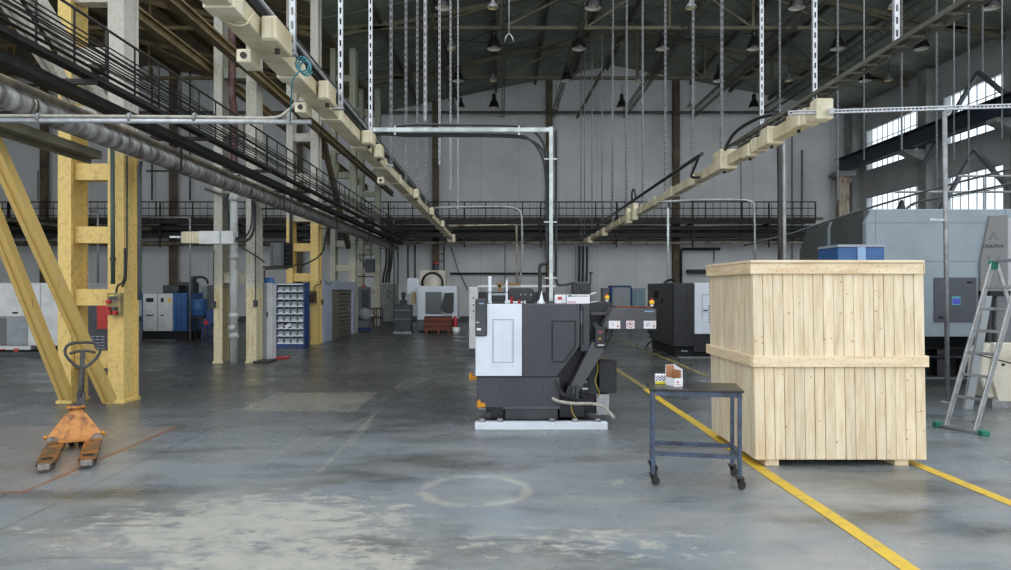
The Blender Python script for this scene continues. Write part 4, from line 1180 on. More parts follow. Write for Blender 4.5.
# boxes on the table
tp = Matrix.Translation(TA) @ Matrix.Rotation(TRZ, 4, 'Z')
zt = TH + .0185
p = tp @ Vector((.095, .29, zt))
bx = thing('carton', 'small checkered carton with a yellow band lying on the steel table', 'box', p, TRZ + .05)
w_, d_, h_ = .092, .07, .082
MB().box(-w_ / 2, w_ / 2, 0, d_, 0, h_).build('body', 'paper', bx, .002, world=False)
m = MB()
for i in range(6):
    for j in range(4):
        if (i + j) % 2 == 0:
            m.box(-w_ / 2 + .004 + i * .014, -w_ / 2 + .017 + i * .014, -.0012, .001, .028 + j * .012, .0385 + j * .012)
m.build('checkered_print', 'blueink', bx, world=False)
MB().box(-w_ / 2, w_ / 2, -.0014, .001, .002, .022).build('band', 'yellowink', bx, world=False)
p = tp @ Vector((.235, .15, zt))
bx = thing('carton', 'white carton with its torn open brown inside showing on the steel table', 'box', p, TRZ + .55)
w_, d_, h_ = .085, .13, .115; t = .003
MB().prism([(-.0, 0), (d_, 0), (d_, h_ + .065), (0.0, h_ + .03)], 'x', w_ / 2 - t, w_ / 2).build('side_flap', 'paper', bx, world=False)
m = MB().box(-w_ / 2, w_ / 2, -t, 0, 0, h_ * .62).box(-w_ / 2, -w_ / 2 + t, 0, d_, 0, h_ * .62).box(-w_ / 2, w_ / 2, d_ - t, d_, 0, h_ + .06).box(-w_ / 2, w_ / 2, 0, d_, 0, t)
m.build('body', 'paper', bx, world=False)
MB().box(-w_ / 2 + t, w_ / 2 - t, d_ - 2 * t, d_ - t, t, h_ + .058).box(w_ / 2 - 2 * t, w_ / 2 - t, .02, d_ - t, t, h_ + .02).build('inner_face', 'cardboard', bx, world=False)
MB().bar((0, 0.002, h_ * .60), (0, d_ * .45, h_ * .42), w_ * .9, .003).build('torn_flap', 'cardboard', bx, world=False)
MB().box(-.02, .0, -t - .001, -t + .001, .030, .045).box(-.028, .02, -t - .001, -t + .001, .015, .019).build('front_print', 'redink', bx, world=False)
MB().box(w_ / 2 - .001, w_ / 2 + .001, .04, .07, .06, .085).box(w_ / 2 - .001, w_ / 2 + .001, .03, .09, .03, .034).build('side_print', 'greyink', bx, world=False)

# ------------------------------------------------------------------ pallet truck
jk = thing('pallet_truck', 'worn orange hand pallet truck with a grey loop handle in front of the yellow column', 'pallet truck', (-4.385, 7.22, 0), math.radians(27))


def jl(m, name, mm, par=None, bevel=0):
    return m.build(name, mm, par or jk, bevel, world=False)


for s_ in (-1, 1):
    c = s_ * .165; hw = .076
    pl = [(c - hw, .06), (c + hw, .06), (c + hw, -.86), (c + hw * .62, -1.0), (c - hw * .62, -1.0), (c - hw, -.86)]
    m = MB().prism(pl, 'z', .072, .080)
    m.box(c - hw, c - hw + .006, -.86, .06, .03, .075).box(c + hw - .006, c + hw, -.86, .06, .03, .075)
    fk_ = jl(m, 'fork', 'forkworn', None, .002)
    jl(MB().prism([(c - hw * .72, -.93), (c + hw * .72, -.93), (c + hw * .6, -1.005), (c - hw * .6, -1.005)], 'z', .030, .0815), 'tip', 'steelworn', fk_, .004)
    jl(MB().box(c - .045, c + .045, -.80, -.70, .0805, .0815), 'roller_slot', 'gap', fk_)
    jl(MB().cyl((c - .04, -.75, .037), (c + .04, -.75, .037), .036, 14), 'load_roller', 'steelworn', fk_)
tri = MB().add([(-.245, -.03, .075), (.245, -.03, .075), (.24, 0.0, .15), (-.24, 0.0, .15), (.05, .14, .40), (-.05, .14, .40),
                (-.245, .03, .075), (.245, .03, .075), (.24, .03, .15), (-.24, .03, .15), (.05, .17, .40), (-.05, .17, .40)],
               [(0, 1, 2, 3), (3, 2, 4, 5), (6, 9, 8, 7), (9, 11, 10, 8), (0, 6, 7, 1), (1, 7, 8, 2), (2, 8, 10, 4), (0, 3, 9, 6), (3, 5, 11, 9), (5, 4, 10, 11)])
jl(tri, 'triangle_frame', 'orange', None, .006)
jl(MB().box(-.14, .14, -.06, .02, .08, .115), 'lift_plate', 'orange', None, .004)
jl(MB().prism([(-.245, .1), (-.13, .1), (-.18, .15), (-.235, .15)], 'y', -.045, -.03), 'worn_gusset', 'steelworn'); jl(MB().prism([(.245, .1), (.13, .1), (.18, .15), (.235, .15)], 'y', -.045, -.03), 'worn_gusset', 'steelworn')
jl(MB().box(-.085, .085, .10, .20, .40, .425), 'head_plate', 'orange', None, .006)
jl(MB().cyl((0, .19, .10), (0, .19, .44), .055, 16), 'pump_body', 'handle')
jl(MB().cyl((-.10, .12, .06), (.10, .12, .06), .02, 10), 'linkage_rod', 'darksteel')
for s_ in (-1, 1):
    jl(MB().cyl((s_ * .045 - .025, .22, .085), (s_ * .045 + .025, .22, .085), .085, 20), 'steer_wheel', 'rubbergrey')
    jl(MB().cyl((s_ * .24, .01, .14), (s_ * .272, .01, .14), .02, 10), 'pivot_pin', 'yellowpaint')
hz = .20; HX = lambda z: .035 + .03 * (z - .36)      # the handle stands turned a little aside
hd = jl(MB().bar((HX(.36), hz, .36), (HX(.56), hz + .02, .56), .08, .06, (0, 1, 0)).tube([(HX(.5), hz + .01, .5), (HX(.82), hz + .03, .82)], [.03, .024], 12), 'handle', 'handle', None, .004)
lp = [(0, hz + .03, .80), (.05, hz + .035, .83), (.12, hz + .04, .90), (.158, hz + .045, .97), (.155, hz + .045, 1.03), (.12, hz + .05, 1.065), (.06, hz + .05, 1.078), (0, hz + .05, 1.08)]
lp = smooth_path(lp + [(-x, y, z) for x, y, z in lp[-2::-1]], 4)
lp = [Vector((p.x + HX(p.z), p.y, p.z)) for p in lp]
jl(MB().tube(lp[:-1], .0155, 10, closed=True), 'loop_grip', 'handle', hd)
jl(MB().tube(smooth_path([(HX(.97) - .12, hz + .04, .965), (HX(.97) - .06, hz + .035, .985), (HX(.97), hz + .03, .99), (HX(.97) + .06, hz + .035, .985), (HX(.97) + .12, hz + .04, .965)]), .014, 8).bar((HX(.8), hz + .03, .8), (HX(.985), hz + .035, .985), .05, .02, (0, 1, 0)), 'release_lever', 'handle', hd)

# ------------------------------------------------------------------ step ladder
lb = thing('step_ladder', 'aluminium step ladder with green feet standing beside the crate and pole', 'ladder', (5.4, 8.15, 0))
A0 = Vector((X(946, 8.3), 8.3, .03)); A1 = Vector((X(975, 7.97), 7.97, .03)); top = P(993, 262, 8.35)
off = A1 - A0
T0 = top; T1 = top + off * .97
lean = (T0 - A0).normalized(); wdir = off.normalized(); nrm = lean.cross(wdir).normalized()
m0 = MB().bar(A0, T0, .022, .075, nrm); m0.build('rail', 'alu', lb, .003)
m1 = MB().bar(A1, T1, .022, .075, nrm); m1.build('rail', 'alu', lb, .003)
for i in range(7):
    t = (.10 + .27 * i) / (T0 - A0).length
    MB().bar(A0.lerp(T0, t), A1.lerp(T1, t), .032, .022, nrm).build('rung', 'galvdull', lb)
# rear section
B0 = Vector((A0.x + 1.25, A0.y + .08, .03)); B1 = B0 + off
MB().bar(B0, T0 + Vector((.05, .0, -.03)), .02, .06, nrm).build('rear_rail', 'alu', lb, .003); MB().bar(B1, T1 + Vector((.05, 0, -.03)), .02, .06, nrm).build('rear_rail', 'alu', lb, .003)
for t in (.12, .4, .7):
    MB().bar(B0.lerp(T0, t), B1.lerp(T1, t), .03, .03).build('rear_rung', 'alu', lb)
f0 = A0 - wdir * .10; f1 = A1 + wdir * .10
MB().bar(Vector((f0.x, f0.y, .03)), Vector((f1.x, f1.y, .03)), .04, .03).build('stabiliser_bar', 'alu', lb)
for f in (f0, f1):
    MB().box(f.x - .045, f.x + .045, f.y - .045, f.y + .045, 0, .062).build('foot', 'green', lb, .008)
for f in (B0, B1):
    MB().box(f.x - .03, f.x + .03, f.y - .03, f.y + .03, 0, .06).build('foot', 'green', lb, .006)
for q in (T0, T1):
    MB().box(q.x - .045, q.x + .055, q.y - .025, q.y + .025, q.z - .09, q.z + .02).build('hinge', 'green', lb, .012)
MB().box(T0.x - .02, T0.x + .10, T1.y - .03, T0.y + .03, T0.z - .005, T0.z + .03).build('top_tray', 'alu', lb, .004)
MB().tube([A0.lerp(T0, .45), B0.lerp(T0, .35)], .008, 6).build('strap', 'black', lb)

# ------------------------------------------------------------------ charcoal lathe in the middle
YF = 8.42
lx = lambda px: X(px, YF)
lz = lambda py: Z(py, YF)
lt = thing('cnc_lathe', 'charcoal and white machining lathe with chip conveyor in the middle of the hall', 'machine tool', (lx(530), 9.0, 0))
# floor rails
m = MB().box(X(475, 8.25), X(607, 8.25), 8.2, 8.32, 0, .085)
m.build('floor_rail', 'machwhite', lt, .004)
MB().box(X(475, 8.25), X(607, 8.25), 9.55, 9.7, 0, .085).build('floor_rail', 'galv', lt, .004)
# base casting with the sheet steel skirt
MB().box(lx(477), lx(560), YF + .01, 9.9, lz(408), lz(377)).build('base', 'machdark', lt, .008)
MB().box(lx(505), lx(558), YF + .02, 9.6, .07, lz(408)).build('chip_tank', 'charcoal', lt, .008)
m = MB().box(lx(503), lx(560), YF + .0, YF + .03, lz(409), lz(406.5)); m.build('tank_lip', 'machgrey', lt)
MB().box(lx(478), lx(504), YF + .1, 9.2, lz(405.5), lz(390)).build('side_skirt', 'machdark', lt, .006)
MB().box(lx(486), lx(504), YF + .08, 8.9, .07, lz(406)).build('coolant_pump', 'machblack', lt, .01)
MB().cyl((lx(488.5), YF + .02, .13), (lx(488.5), YF + .10, .13), .04, 14).build('pump_port', 'rubbergrey', lt)
for px in (482, 500, 552, 575, 598):
    MB().cyl((X(px, 8.26), 8.26, .085), (X(px, 8.26), 8.26, .12), .035, 12).build('levelling_foot', 'galvdull', lt)
# enclosure
MB().prism([(lx(476), lz(377)), (lx(522), lz(377)), (lx(522), lz(304)), (lx(476), lz(304))], 'y', YF + .03, 9.85).build('enclosure', 'machdark', lt, .01)
MB().prism([(lx(522.3), lz(377)), (lx(557), lz(377)), (lx(580), lz(346)), (lx(580), lz(304)), (lx(522.3), lz(304))], 'y', YF, 9.85).build('front_cover', 'machdark', lt, .008)
MB().prism([(lx(486.8), lz(304)), (lx(522), lz(304)), (lx(522), lz(376)), (lx(475.5), lz(376)), (lx(475.5), lz(336)), (lx(486.8), lz(336))], 'y', YF - .012, YF + .03).build('white_door', 'machwhite', lt, .006)
tag(lt.children[-1], None)
dr = MB()
for a, b, c, d in ((492.5, 513.5, 320, 319.2), (492.5, 513.5, 362.5, 361.8), (492.2, 492.8, 362, 319.5), (513.2, 513.8, 362, 319.5), (493.6, 494.0, 361, 320), (512.0, 512.4, 361, 320)):
    dr.box(lx(a), lx(b), YF - .0145, YF - .0115, lz(c), lz(d))
dr.build('door_seam_lines', 'greyink', lt)
m = MB()
for px, py in ((493, 341), (513, 341), (497, 366), (509, 366), (493, 366), (513, 366)):
    m.disc((lx(px), YF - .015, lz(py)), .006, 'y', .004, 8)
m.build('door_screws', 'greyink', lt)
# recessed panel on the charcoal cover
m = MB(); q = [(552, 362), (564, 362), (575.5, 346), (575.5, 321), (552, 321)]
for i in range(5):
    a, b = q[i], q[(i + 1) % 5]
    m.bar((lx(a[0]), YF - .002, lz(a[1])), (lx(b[0]), YF - .002, lz(b[1])), .010, .008, (0, 1, 0))
m.build('panel_seam', 'gap', lt)
MB().prism([(lx(552.8), lz(361)), (lx(563.6), lz(361)), (lx(574.7), lz(345.6)), (lx(574.7), lz(322)), (lx(552.8), lz(322))], 'y', YF - .006, YF + .01).build('cover_panel', 'machdark', lt, .003)
m = MB()
for px, py in ((554, 328), (554, 344), (554, 358), (573, 328), (573, 343), (543, 387), (543, 390), (501, 387), (501, 390), (536, 381)):
    m.disc((lx(px), YF - .007 if py < 370 else YF + .008, lz(py)), .008, 'y', .006, 8)
m.build('bolts', 'gap', lt)
# control box at the upper corner
MB().box(lx(475.3), lx(486.3), YF - .05, YF + .3, lz(335.5), lz(299)).build('control_box', 'charcoal', lt, .008)
MB().box(lx(477), lx(481), YF - .054, YF - .049, lz(330), lz(328)).box(lx(476), lx(479.5), YF - .054, YF - .049, lz(322.5), lz(321.8)).build('control_label', 'paper', lt)
MB().box(lx(479), lx(484), YF - .0535, YF - .049, lz(304), lz(303)).build('control_mark', 'bluepale', lt)
# lifting lugs
for py, px, y in ((380, 472, YF + .3), (404, 481, YF + .04)):
    MB().prism([(lx(px - 4), lz(py + 4)), (lx(px + 5), lz(py + 3)), (lx(px + 4), lz(py - 1)), (lx(px), lz(py - 1)), (lx(px - 1), lz(py - 5)), (lx(px - 4), lz(py - 3))], 'y', y - .04, y + .05).build('lifting_lug', 'yellowpaint', lt, .004)
# rear body behind the sloping edge and the conveyor side
MB().prism([(lx(560), .10), (lx(600), .10), (lx(600), lz(340)), (lx(590), lz(303)), (lx(575), lz(303)), (lx(575), lz(350)), (lx(560), lz(378))], 'y', YF + .35, 9.85).build('rear_body', 'machblack', lt, .01)
MB().box(lx(581), lx(590.5), YF + .06, 9.85, lz(352), lz(304)).build('end_cover', 'machdark', lt, .006)
MB().box(lx(583), lx(584), YF + .052, YF + .07, lz(345), lz(306)).build('cover_seam', 'gap', lt)
m = MB()
for i in range(9):
    m.box(lx(581.2), lx(582.6), YF + .05, YF + .065, lz(312 + i * 1.5), lz(311.3 + i * 1.5))
m.build('maker_lettering', 'greyink', lt)
# chip conveyor: incline and head
MB().prism([(lx(568), lz(392)), (lx(579.5), lz(392)), (lx(604.5), lz(351)), (lx(601), lz(341)), (lx(592), lz(343))], 'y', YF + .02, YF + .42).build('conveyor_incline', 'machgrey', lt, .008)
MB().prism([(lx(563), lz(402)), (lx(577), lz(398)), (lx(577), lz(386)), (lx(568), lz(386))], 'y', YF + .0, YF + .3).build('conveyor_foot', 'machblack', lt, .006)
MB().box(lx(572), lx(574.5), YF - .03, YF + .0, lz(399), lz(385)).box(lx(576), lx(578.5), YF - .03, YF + .0, lz(399), lz(385)).build('strut_pair', 'charcoal', lt, .004)
YH = YF + .05
hx = lambda px: X(px, YH)
hzz = lambda py: Z(py, YH)
MB().prism([(hx(603), hzz(326)), (hx(608), hzz(329.5)), (hx(656.5), hzz(329.5)), (hx(656.5), hzz(309)), (hx(614), hzz(308)), (hx(611), hzz(312))], 'y', YH, YH + .45).build('conveyor_head', 'machgrey', lt, .006)
MB().box(hx(617), hx(652), YH + .06, YH + .4, hzz(308.2), hzz(306.6)).build('head_flange', 'brownbox', lt)
MB().prism([(lx(590), lz(303)), (lx(618), lz(303)), (lx(618), lz(311)), (lx(608), lz(322)), (lx(590), lz(322))], 'y', YF + .5, YF + .95).build('conveyor_hood', 'machblack', lt, .006)
MB().box(lx(594), lx(616), YF + .3, YF + .9, lz(316), lz(313.5)).build('hood_shelf', 'machgrey', lt)
st_ = YH - .003
for a, b, c, d, kind in ((608.8, 620.2, 328.6, 320.8, 0), (626.3, 634.4, 328.6, 320.8, 1), (643.7, 656, 328.6, 320.8, 2)):
    s_ = MB().box(hx(a), hx(b), st_, YH + .001, hzz(c), hzz(d)).build('sticker', 'paper', lt)
    if kind == 1:
        mid = ((a + b) / 2, (c + d) / 2)
        pts = [(hx(mid[0]) + .036 * math.cos(2 * PI * i / 20), st_ - .001, hzz(mid[1]) + .036 * math.sin(2 * PI * i / 20)) for i in range(20)]
        MB().tube(pts, .004, 5, closed=True).bar((hx(mid[0]) - .026, st_ - .001, hzz(mid[1]) + .026), (hx(mid[0]) + .026, st_ - .001, hzz(mid[1]) - .026), .006, .002, (0, 1, 0)).build('prohibition_ring', 'red', s_)
        MB().prism([(hx(mid[0]) - .015, hzz(mid[1]) - .018), (hx(mid[0]) + .022, hzz(mid[1]) + .012), (hx(mid[0]) - .008, hzz(mid[1]) + .02)], 'y', st_ - .001, st_).build('hand_symbol', 'darkink', s_)
    else:
        xx = b - 2.4
        m = MB().prism([(hx(xx - 1.1), hzz(323.4)), (hx(xx + 1.1), hzz(323.4)), (hx(xx), hzz(321.6))], 'y', st_ - .001, st_)
        m.build('warning_triangle', 'amber', s_)
        m = MB()
        for i in range(3):
            m.box(hx(a + 2), hx(a + 5.4), st_ - .001, st_, hzz(323 + i * 1.6), hzz(322.6 + i * 1.6))
        if kind == 2:
            m.bar((hx(a + 2), st_, hzz(327)), (hx(a + 5), st_, hzz(323)), .006, .002, (0, 1, 0)).bar((hx(a + 5), st_, hzz(323)), (hx(a + 7), st_, hzz(326)), .006, .002, (0, 1, 0))
        m.build('pictogram', 'greyink', s_)
        m = MB().box(hx(xx - .9), hx(xx + .9), st_ - .001, st_, hzz(327), hzz(325.4)); m.build('red_mark', 'redink', s_)
s_ = MB().box(hx(644.5), hx(654), st_, YH + .001, hzz(312), hzz(310.8)).build('name_plate', 'bluepale', lt)
for px, py, y in ((607, 301.5, YF + .7), (651.8, 306.5, YH + .2)):
    k = (YF if px < 620 else YH)
    b_ = MB().lathe([(.02, 0), (.02, .035), (.0, .035)], (X(px, y), y, Z(py, y)), 10).build('beacon_base', 'paper', lt)
    MB().lathe([(.03, .03), (.034, .05), (.028, .075), (0, .08)], (X(px, y), y, Z(py, y)), 12).build('beacon_lens', 'amber', b_)
    MB().lathe([(.016, .078), (.014, .10), (0, .104)], (X(px, y), y, Z(py, y)), 10).build('beacon_tip', 'red', b_)
# electrics under the head
eb = MB().box(lx(595), lx(605.5), YF + .0, YF + .12, lz(348), lz(327)).build('switch_box', 'machblack', lt, .006)
MB().box(lx(597), lx(603), YF - .004, YF + .001, lz(334), lz(329.5)).build('display', 'charcoal', eb)
MB().box(lx(598.8), lx(602), YF - .008, YF - .003, lz(333), lz(331.5)).build('red_button', 'redink', eb)
MB().box(lx(598.5), lx(601), YF - .008, YF - .003, lz(339.5), lz(338)).build('yellow_button', 'yellowpaint', eb)
MB().box(lx(598), lx(604), YF - .008, YF - .003, lz(345.5), lz(344.6)).build('grey_strip', 'paper', eb)
MB().tube(smooth_path([(hx(608), YF + .1, hzz(330)), (hx(606), YF + .06, hzz(338)), (hx(607), YF + .04, hzz(346)), (hx(602), YF + .03, hzz(350))]), .012, 6).build('cable', 'cable', lt)
MB().tube(smooth_path([(hx(614), YH + .1, hzz(330)), (hx(611), YH + .08, hzz(338)), (hx(606), YH + .06, hzz(350))]), .010, 6).build('cable', 'cable', lt)
ct_ = MB().box(lx(583.5), lx(592.5), YF + .28, YF + .38, lz(397), lz(383)).build('terminal_box', 'machblack', lt, .004)
MB().box(lx(585), lx(591), YF + .276, YF + .282, lz(393), lz(391)).box(lx(586), lx(590), YF + .276, YF + .282, lz(385.5), lz(384.5)).build('terminal_label', 'paper', ct_)
# louvred transformer box on the conveyor side
ub = MB().box(lx(602), lx(620), YF + .25, YF + .6, lz(396), lz(363.5)).build('louvred_box', 'machblack', lt, .006)
m = MB()
for i in range(3):
    for j in range(10):
        m.box(lx(605 + i * 4.5), lx(608 + i * 4.5), YF + .244, YF + .252, lz(391 - j * 2.2), lz(390.2 - j * 2.2))
m.build('louvres', 'charcoal', ub)
MB().box(lx(600), lx(613), YF + .3, YF + .6, .085, lz(398)).build('bracket', 'galv', lt)
# legs and hoses low down
MB().box(lx(560), lx(585), YF + .1, 9.4, .085, lz(400)).build('lower_body', 'machblack', lt, .006)
MB().tube(smooth_path([(lx(552), YF - .03, lz(398)), (lx(560), YF - .06, lz(401)), (lx(575), YF - .08, lz(402.5)), (lx(592), YF - .1, lz(402.5)), (lx(603), YF - .12, lz(406)), (lx(612.5), YF - .15, lz(416))]), .020, 8).build('drain_hose', 'hose', lt)
MB().tube(smooth_path([(lx(571), YF - .02, lz(403)), (lx(572), YF - .04, lz(412)), (lx(577), YF - .05, lz(419)), (lx(579), YF - .02, lz(421))]), .008, 6).build('earth_wire', 'hoseyellow', lt)
MB().tube(smooth_path([(lx(599), YF + .2, lz(362)), (lx(600), YF + .18, lz(372)), (lx(597), YF + .17, lz(383)), (lx(601), YF + .17, lz(394)), (lx(600), YF + .2, lz(400))]), .009, 6).build('earth_wire', 'hoseyellow', lt)
for i in range(5):
    MB().tube(smooth_path([(lx(555 + i * 2), YF - .02, lz(380 + i * 3)), (lx(559 + i * 2), YF - .06, lz(392 + i)), (lx(566 + i * 2), YF - .05, lz(399 - i)), (lx(573), YF - .02, lz(394))]), .008, 6).build('cable', 'cable', lt)
MB().box(lx(591), lx(601), YF + .3, YF + .62, lz(398), lz(355)).build('frame_leg', 'charcoal', lt, .004)

# things lying on the lathe
zt = lz(304) + .001
for px, py0, py1, r_, lab in ((489.5, 303.5, 276, .022, 'tall pale post standing on the white end of the lathe'), (506.8, 303, 279, .014, 'thinner pale post standing on the lathe roof')):
    o = thing('post', lab, 'post', (lx(px), YF + .2, zt))
    MB().lathe([(r_ * 1.3, 0), (r_ * 1.3, .02), (r_, .03), (r_, (py0 - py1) * .012), (r_ * .8, (py0 - py1) * .0122), (0, (py0 - py1) * .0123)], o.location, 14).build('rod', 'scratch', o)
    MB().lathe([(r_ * 1.15, .13), (r_ * 1.15, .15)], o.location, 14).build('ring', 'greyink', o)
o = thing('electrical_box', 'wide black electrical box lying on top of the charcoal lathe', 'electrical box', (lx(523), YF + .75, zt))
MB().box(lx(509), lx(536), YF + .55, YF + .95, zt, lz(289.5)).build('body', 'machblack', o, .008)
MB().box(lx(511), lx(534), YF + .60, YF + .9, lz(289.5), lz(287.5)).build('lid', 'machdark', o, .004)
m = MB()
for px in (522, 527, 533): m.disc((lx(px), YF + .548, lz(295)), .012, 'y', .008, 10)
m.build('fastener', 'galvdull', o)
o = thing('cooling_unit', 'small finned charcoal unit on the lathe roof between the two pale posts', 'machine part', (lx(498), YF + .3, zt))
m = MB()
for i in range(7): m.box(lx(491.5 + i * 1.9), lx(492.7 + i * 1.9), YF + .28, YF + .45, zt, lz(295.5))
m.build('fins', 'machblack', o); MB().box(lx(491), lx(505.5), YF + .27, YF + .46, lz(295.5), lz(293.5)).build('cap', 'greyink', o)
o = thing('air_valve', 'white air preparation valve with red handles on the lathe roof', 'valve', (lx(512), YF + .12, zt))
MB().box(lx(505), lx(512), YF + .1, YF + .16, zt, zt + .045).box(lx(513), lx(523), YF + .11, YF + .15, zt, zt + .03).box(lx(524), lx(526), YF + .10, YF + .15, zt, zt + .035).build('body', 'scratch', o, .004)
for px, h_ in ((511.6, .075), (519.6, .04)):
    MB().cyl((lx(px), YF + .1, zt + .005), (lx(px), YF + .1, zt + h_), .016, 10).disc((lx(px), YF + .095, zt + h_), .02, 'z', .012, 12).build('red_handle', 'red', o)
o = thing('plastic_cone', 'white translucent plastic funnel standing on the lathe roof', 'funnel', (lx(542), YF + .2, zt))
MB().lathe([(.045, 0), (.046, .02), (.03, .05), (.018, .11), (.012, .15), (.006, .155), (0, .155)], o.location, 16).build('cone', 'translucent', o)
MB().lathe([(.05, 0), (.05, .012), (.045, .014)], o.location, 16).build('base_ring', 'scratch', o)
o = thing('carton', 'small white carton with pink print on the lathe roof beside the conduit', 'box', (lx(561), YF + .25, zt))
MB().box(lx(556), lx(567.5), YF + .2, YF + .35, zt, lz(295)).build('body', 'paper', o, .003); MB().box(lx(559), lx(563.5), YF + .1985, YF + .201, lz(300), lz(297)).build('print', 'redink', o)
o = thing('carton', 'long white carton with red and green print at the end of the lathe roof', 'box', (lx(579), YF + .15, zt))
MB().box(lx(567.8), lx(591), YF + .1, YF + .3, zt, lz(294.8)).build('body', 'paper', o, .003)
MB().box(lx(571), lx(589), YF + .0985, YF + .101, lz(296.5), lz(295.8)).build('title_print', 'darkink', o); MB().box(lx(569), lx(572), YF + .0985, YF + .101, lz(297), lz(295)).build('green_print', 'green', o)
MB().box(lx(569), lx(577), YF + .0985, YF + .101, lz(302.5), lz(301.8)).build('red_print', 'redink', o)
MB().bar((lx(591), YF + .1, lz(294.5)), (lx(597), YF + .1, lz(292.5)), .004, .14, (0, 1, 0)).bar((lx(591), YF + .1, lz(302.5)), (lx(598), YF + .1, lz(301.5)), .004, .14, (0, 1, 0)).build('open_flap', 'paper', o)

# ------------------------------------------------------------------ big grey machine on the right
YM = 12.0; X0 = X(866, YM); X1 = 10.2; ZT, ZB = 3.02, .83
YL = 14.7
bm_ = thing('machining_centre', 'huge pale blue-grey machining centre behind the wooden crate and ladder', 'machine tool', ((X0 + X1) / 2, 14, 0))
ch = .10
MB().prism([(X0, ZB), (X1, ZB), (X1, ZT), (X0 + ch * 1.2, ZT), (X0, ZT - .22)], 'y', YM, YM + .12).build('front_cover', 'bigpanel', bm_, .01)
mm_ = MB()
for a, b in ((X0 + .16, X0 + .165), (X(1005, YM), X(1005.5, YM))):
    mm_.box(a, b, YM - .003, YM + .01, ZB + .01, ZT - .01)
mm_.box(X0 + .02, X(978, YM), YM - .003, YM + .01, Z(261.6, YM), Z(261.2, YM)); mm_.box(X0 + .02, X(1003, YM), YM - .003, YM + .01, Z(223, YM), Z(222.6, YM))
mm_.build('panel_seam', 'midgrey', bm_)
# side towards the hall, top falling away to the rear
MB().prism([(YM + .1, ZB), (YL, ZB), (YL, 2.45), (YL - .35, 2.86), (YM + .1, ZT)], 'x', X0 + .012, X0 + .12).build('side_cover', 'bigdark', bm_, .01)
MB().prism([(YM + 1.32, ZB), (YM + 1.40, ZB), (YM + 1.40, 2.80), (YM + 1.30, 2.95), (YM + 1.22, 2.95), (YM + 1.32, 2.78)], 'x', X0 - .004, X0 + .02).build('side_trim', 'bigpanel', bm_)
MB().prism([(YM + .1, ZT - .04), (YM + .1, ZT), (YL - .35, 2.86), (YL, 2.45), (YL, 2.40)], 'x', X0 + .1, X1).build('roof', 'bigpanel', bm_)
MB().box(X0 + .3, X1, YL - .05, YL, .3, 2.4).build('rear_cover', 'bigdark', bm_)
MB().box(X0 + .5, X1, YM + .6, YL - .3, .1, ZB).build('bed', 'gap', bm_)
MB().box(X0 + .3, X1, YM + .2, YL - .2, 0, .1).build('base', 'charcoal', bm_)
m = MB()
for i in range(7):
    x = X0 + .6 + i * .45
    m.box(x, x + .2, YM + .45, YM + .62, .1, .1 + random.uniform(.3, .65))
m.cyl((X0 + .4, YM + .35, .45), (X1, YM + .35, .45), .03, 8).cyl((X0 + .4, YM + .4, .6), (X1, YM + .4, .6), .02, 8)
m.build('pumps', 'machblack', bm_)
MB().box(X0 + .2, X1, YM + .1, YM + .16, .09, .12).build('chip_tray', 'midgrey', bm_)
# door with label
db = MB().box(X(933.5, YM), X(976, YM), YM - .02, YM + .005, Z(322, YM), Z(277.5, YM)).build('access_door', 'bigdoor', bm_, .006)
MB().box(X(951, YM), X(959.5, YM), YM - .026, YM - .018, Z(305, YM), Z(296.5, YM)).build('label_plate', 'screenteal', db)
MB().box(X(951.6, YM), X(958.9, YM), YM - .028, YM - .024, Z(304, YM), Z(298.3, YM)).build('label_field', 'screenblue', db)
MB().box(X(966.5, YM), X(972, YM), YM - .04, YM - .018, Z(283, YM), Z(281.5, YM)).box(X(938, YM), X(944.5, YM), YM - .04, YM - .018, Z(317.8, YM), Z(316.2, YM)).build('latch', 'gap', db)
# warm grey prow with triangle emblem and lettering
YW = YM - .06
MB().prism([(X(988, YM), Z(216, YM)), (X(1005.5, YM), Z(215, YM)), (X(1005.5, YM), ZB - .12), (X(982, YM), ZB - .12), (X(978, YM), Z(300, YM)), (X(978.5, YM), Z(262, YM))], 'y', YW, YM + .02).build('logo_panel', 'biglogo', bm_, .006)
MB().prism([(X(1005.5, YM), ZT - .16), (X1, ZT - .16), (X1, ZB - .1), (X(1005.5, YM), ZB - .1)], 'y', YW, YM + .02).build('door_panel', 'bigpale', bm_, .006)
cxl = X(991, YM)
m = MB(); r1 = .12; zc = Z(240, YM)
for tri_ in ([(-.105, -.01), (-.02, .16), (-.002, .16), (-.002, .11), (-.06, -.01)], [(.105, -.01), (.02, .16), (.002, .16), (.002, .11), (.06, -.01)]):
    m.prism([(cxl + a * .8, zc + b * .8) for a, b in tri_], 'y', YW - .004, YW + .002)
m.build('triangle_emblem', 'midgrey', bm_)
m = MB(); zc = Z(256, YM)
for a, b in (((-.11, .0), (0, -.14)), ((0, -.14), (.11, .0))):
    m.bar((cxl + a[0], YW - .002, zc + a[1]), (cxl + b[0], YW - .002, zc + b[1]), .012, .006, (0, 1, 0))
m.build('lower_emblem', 'midgrey', bm_)
text_mesh('lettering', 'DEA7EVA', .085, 'darkink', bm_, (cxl + .0, YW - .004, Z(246.5, YM)))
text_mesh('lettering', 'E', .08, 'darkink', bm_, (cxl - .06, YW - .004, Z(264.5, YM)))
lp_ = thing('leaning_board', 'grey board leaning behind the step ladder against the dark hopper', 'board', (X(967, 9.6), 9.6, 0))
MB().prism([(X(983, 9.6), Z(296, 9.6)), (X(991.5, 9.6), Z(296, 9.6)), (X(972, 9.6), 0.0), (X(962, 9.6), 0.0)], 'y', 9.58, 9.61).build('board', 'greycab', lp_, .004)
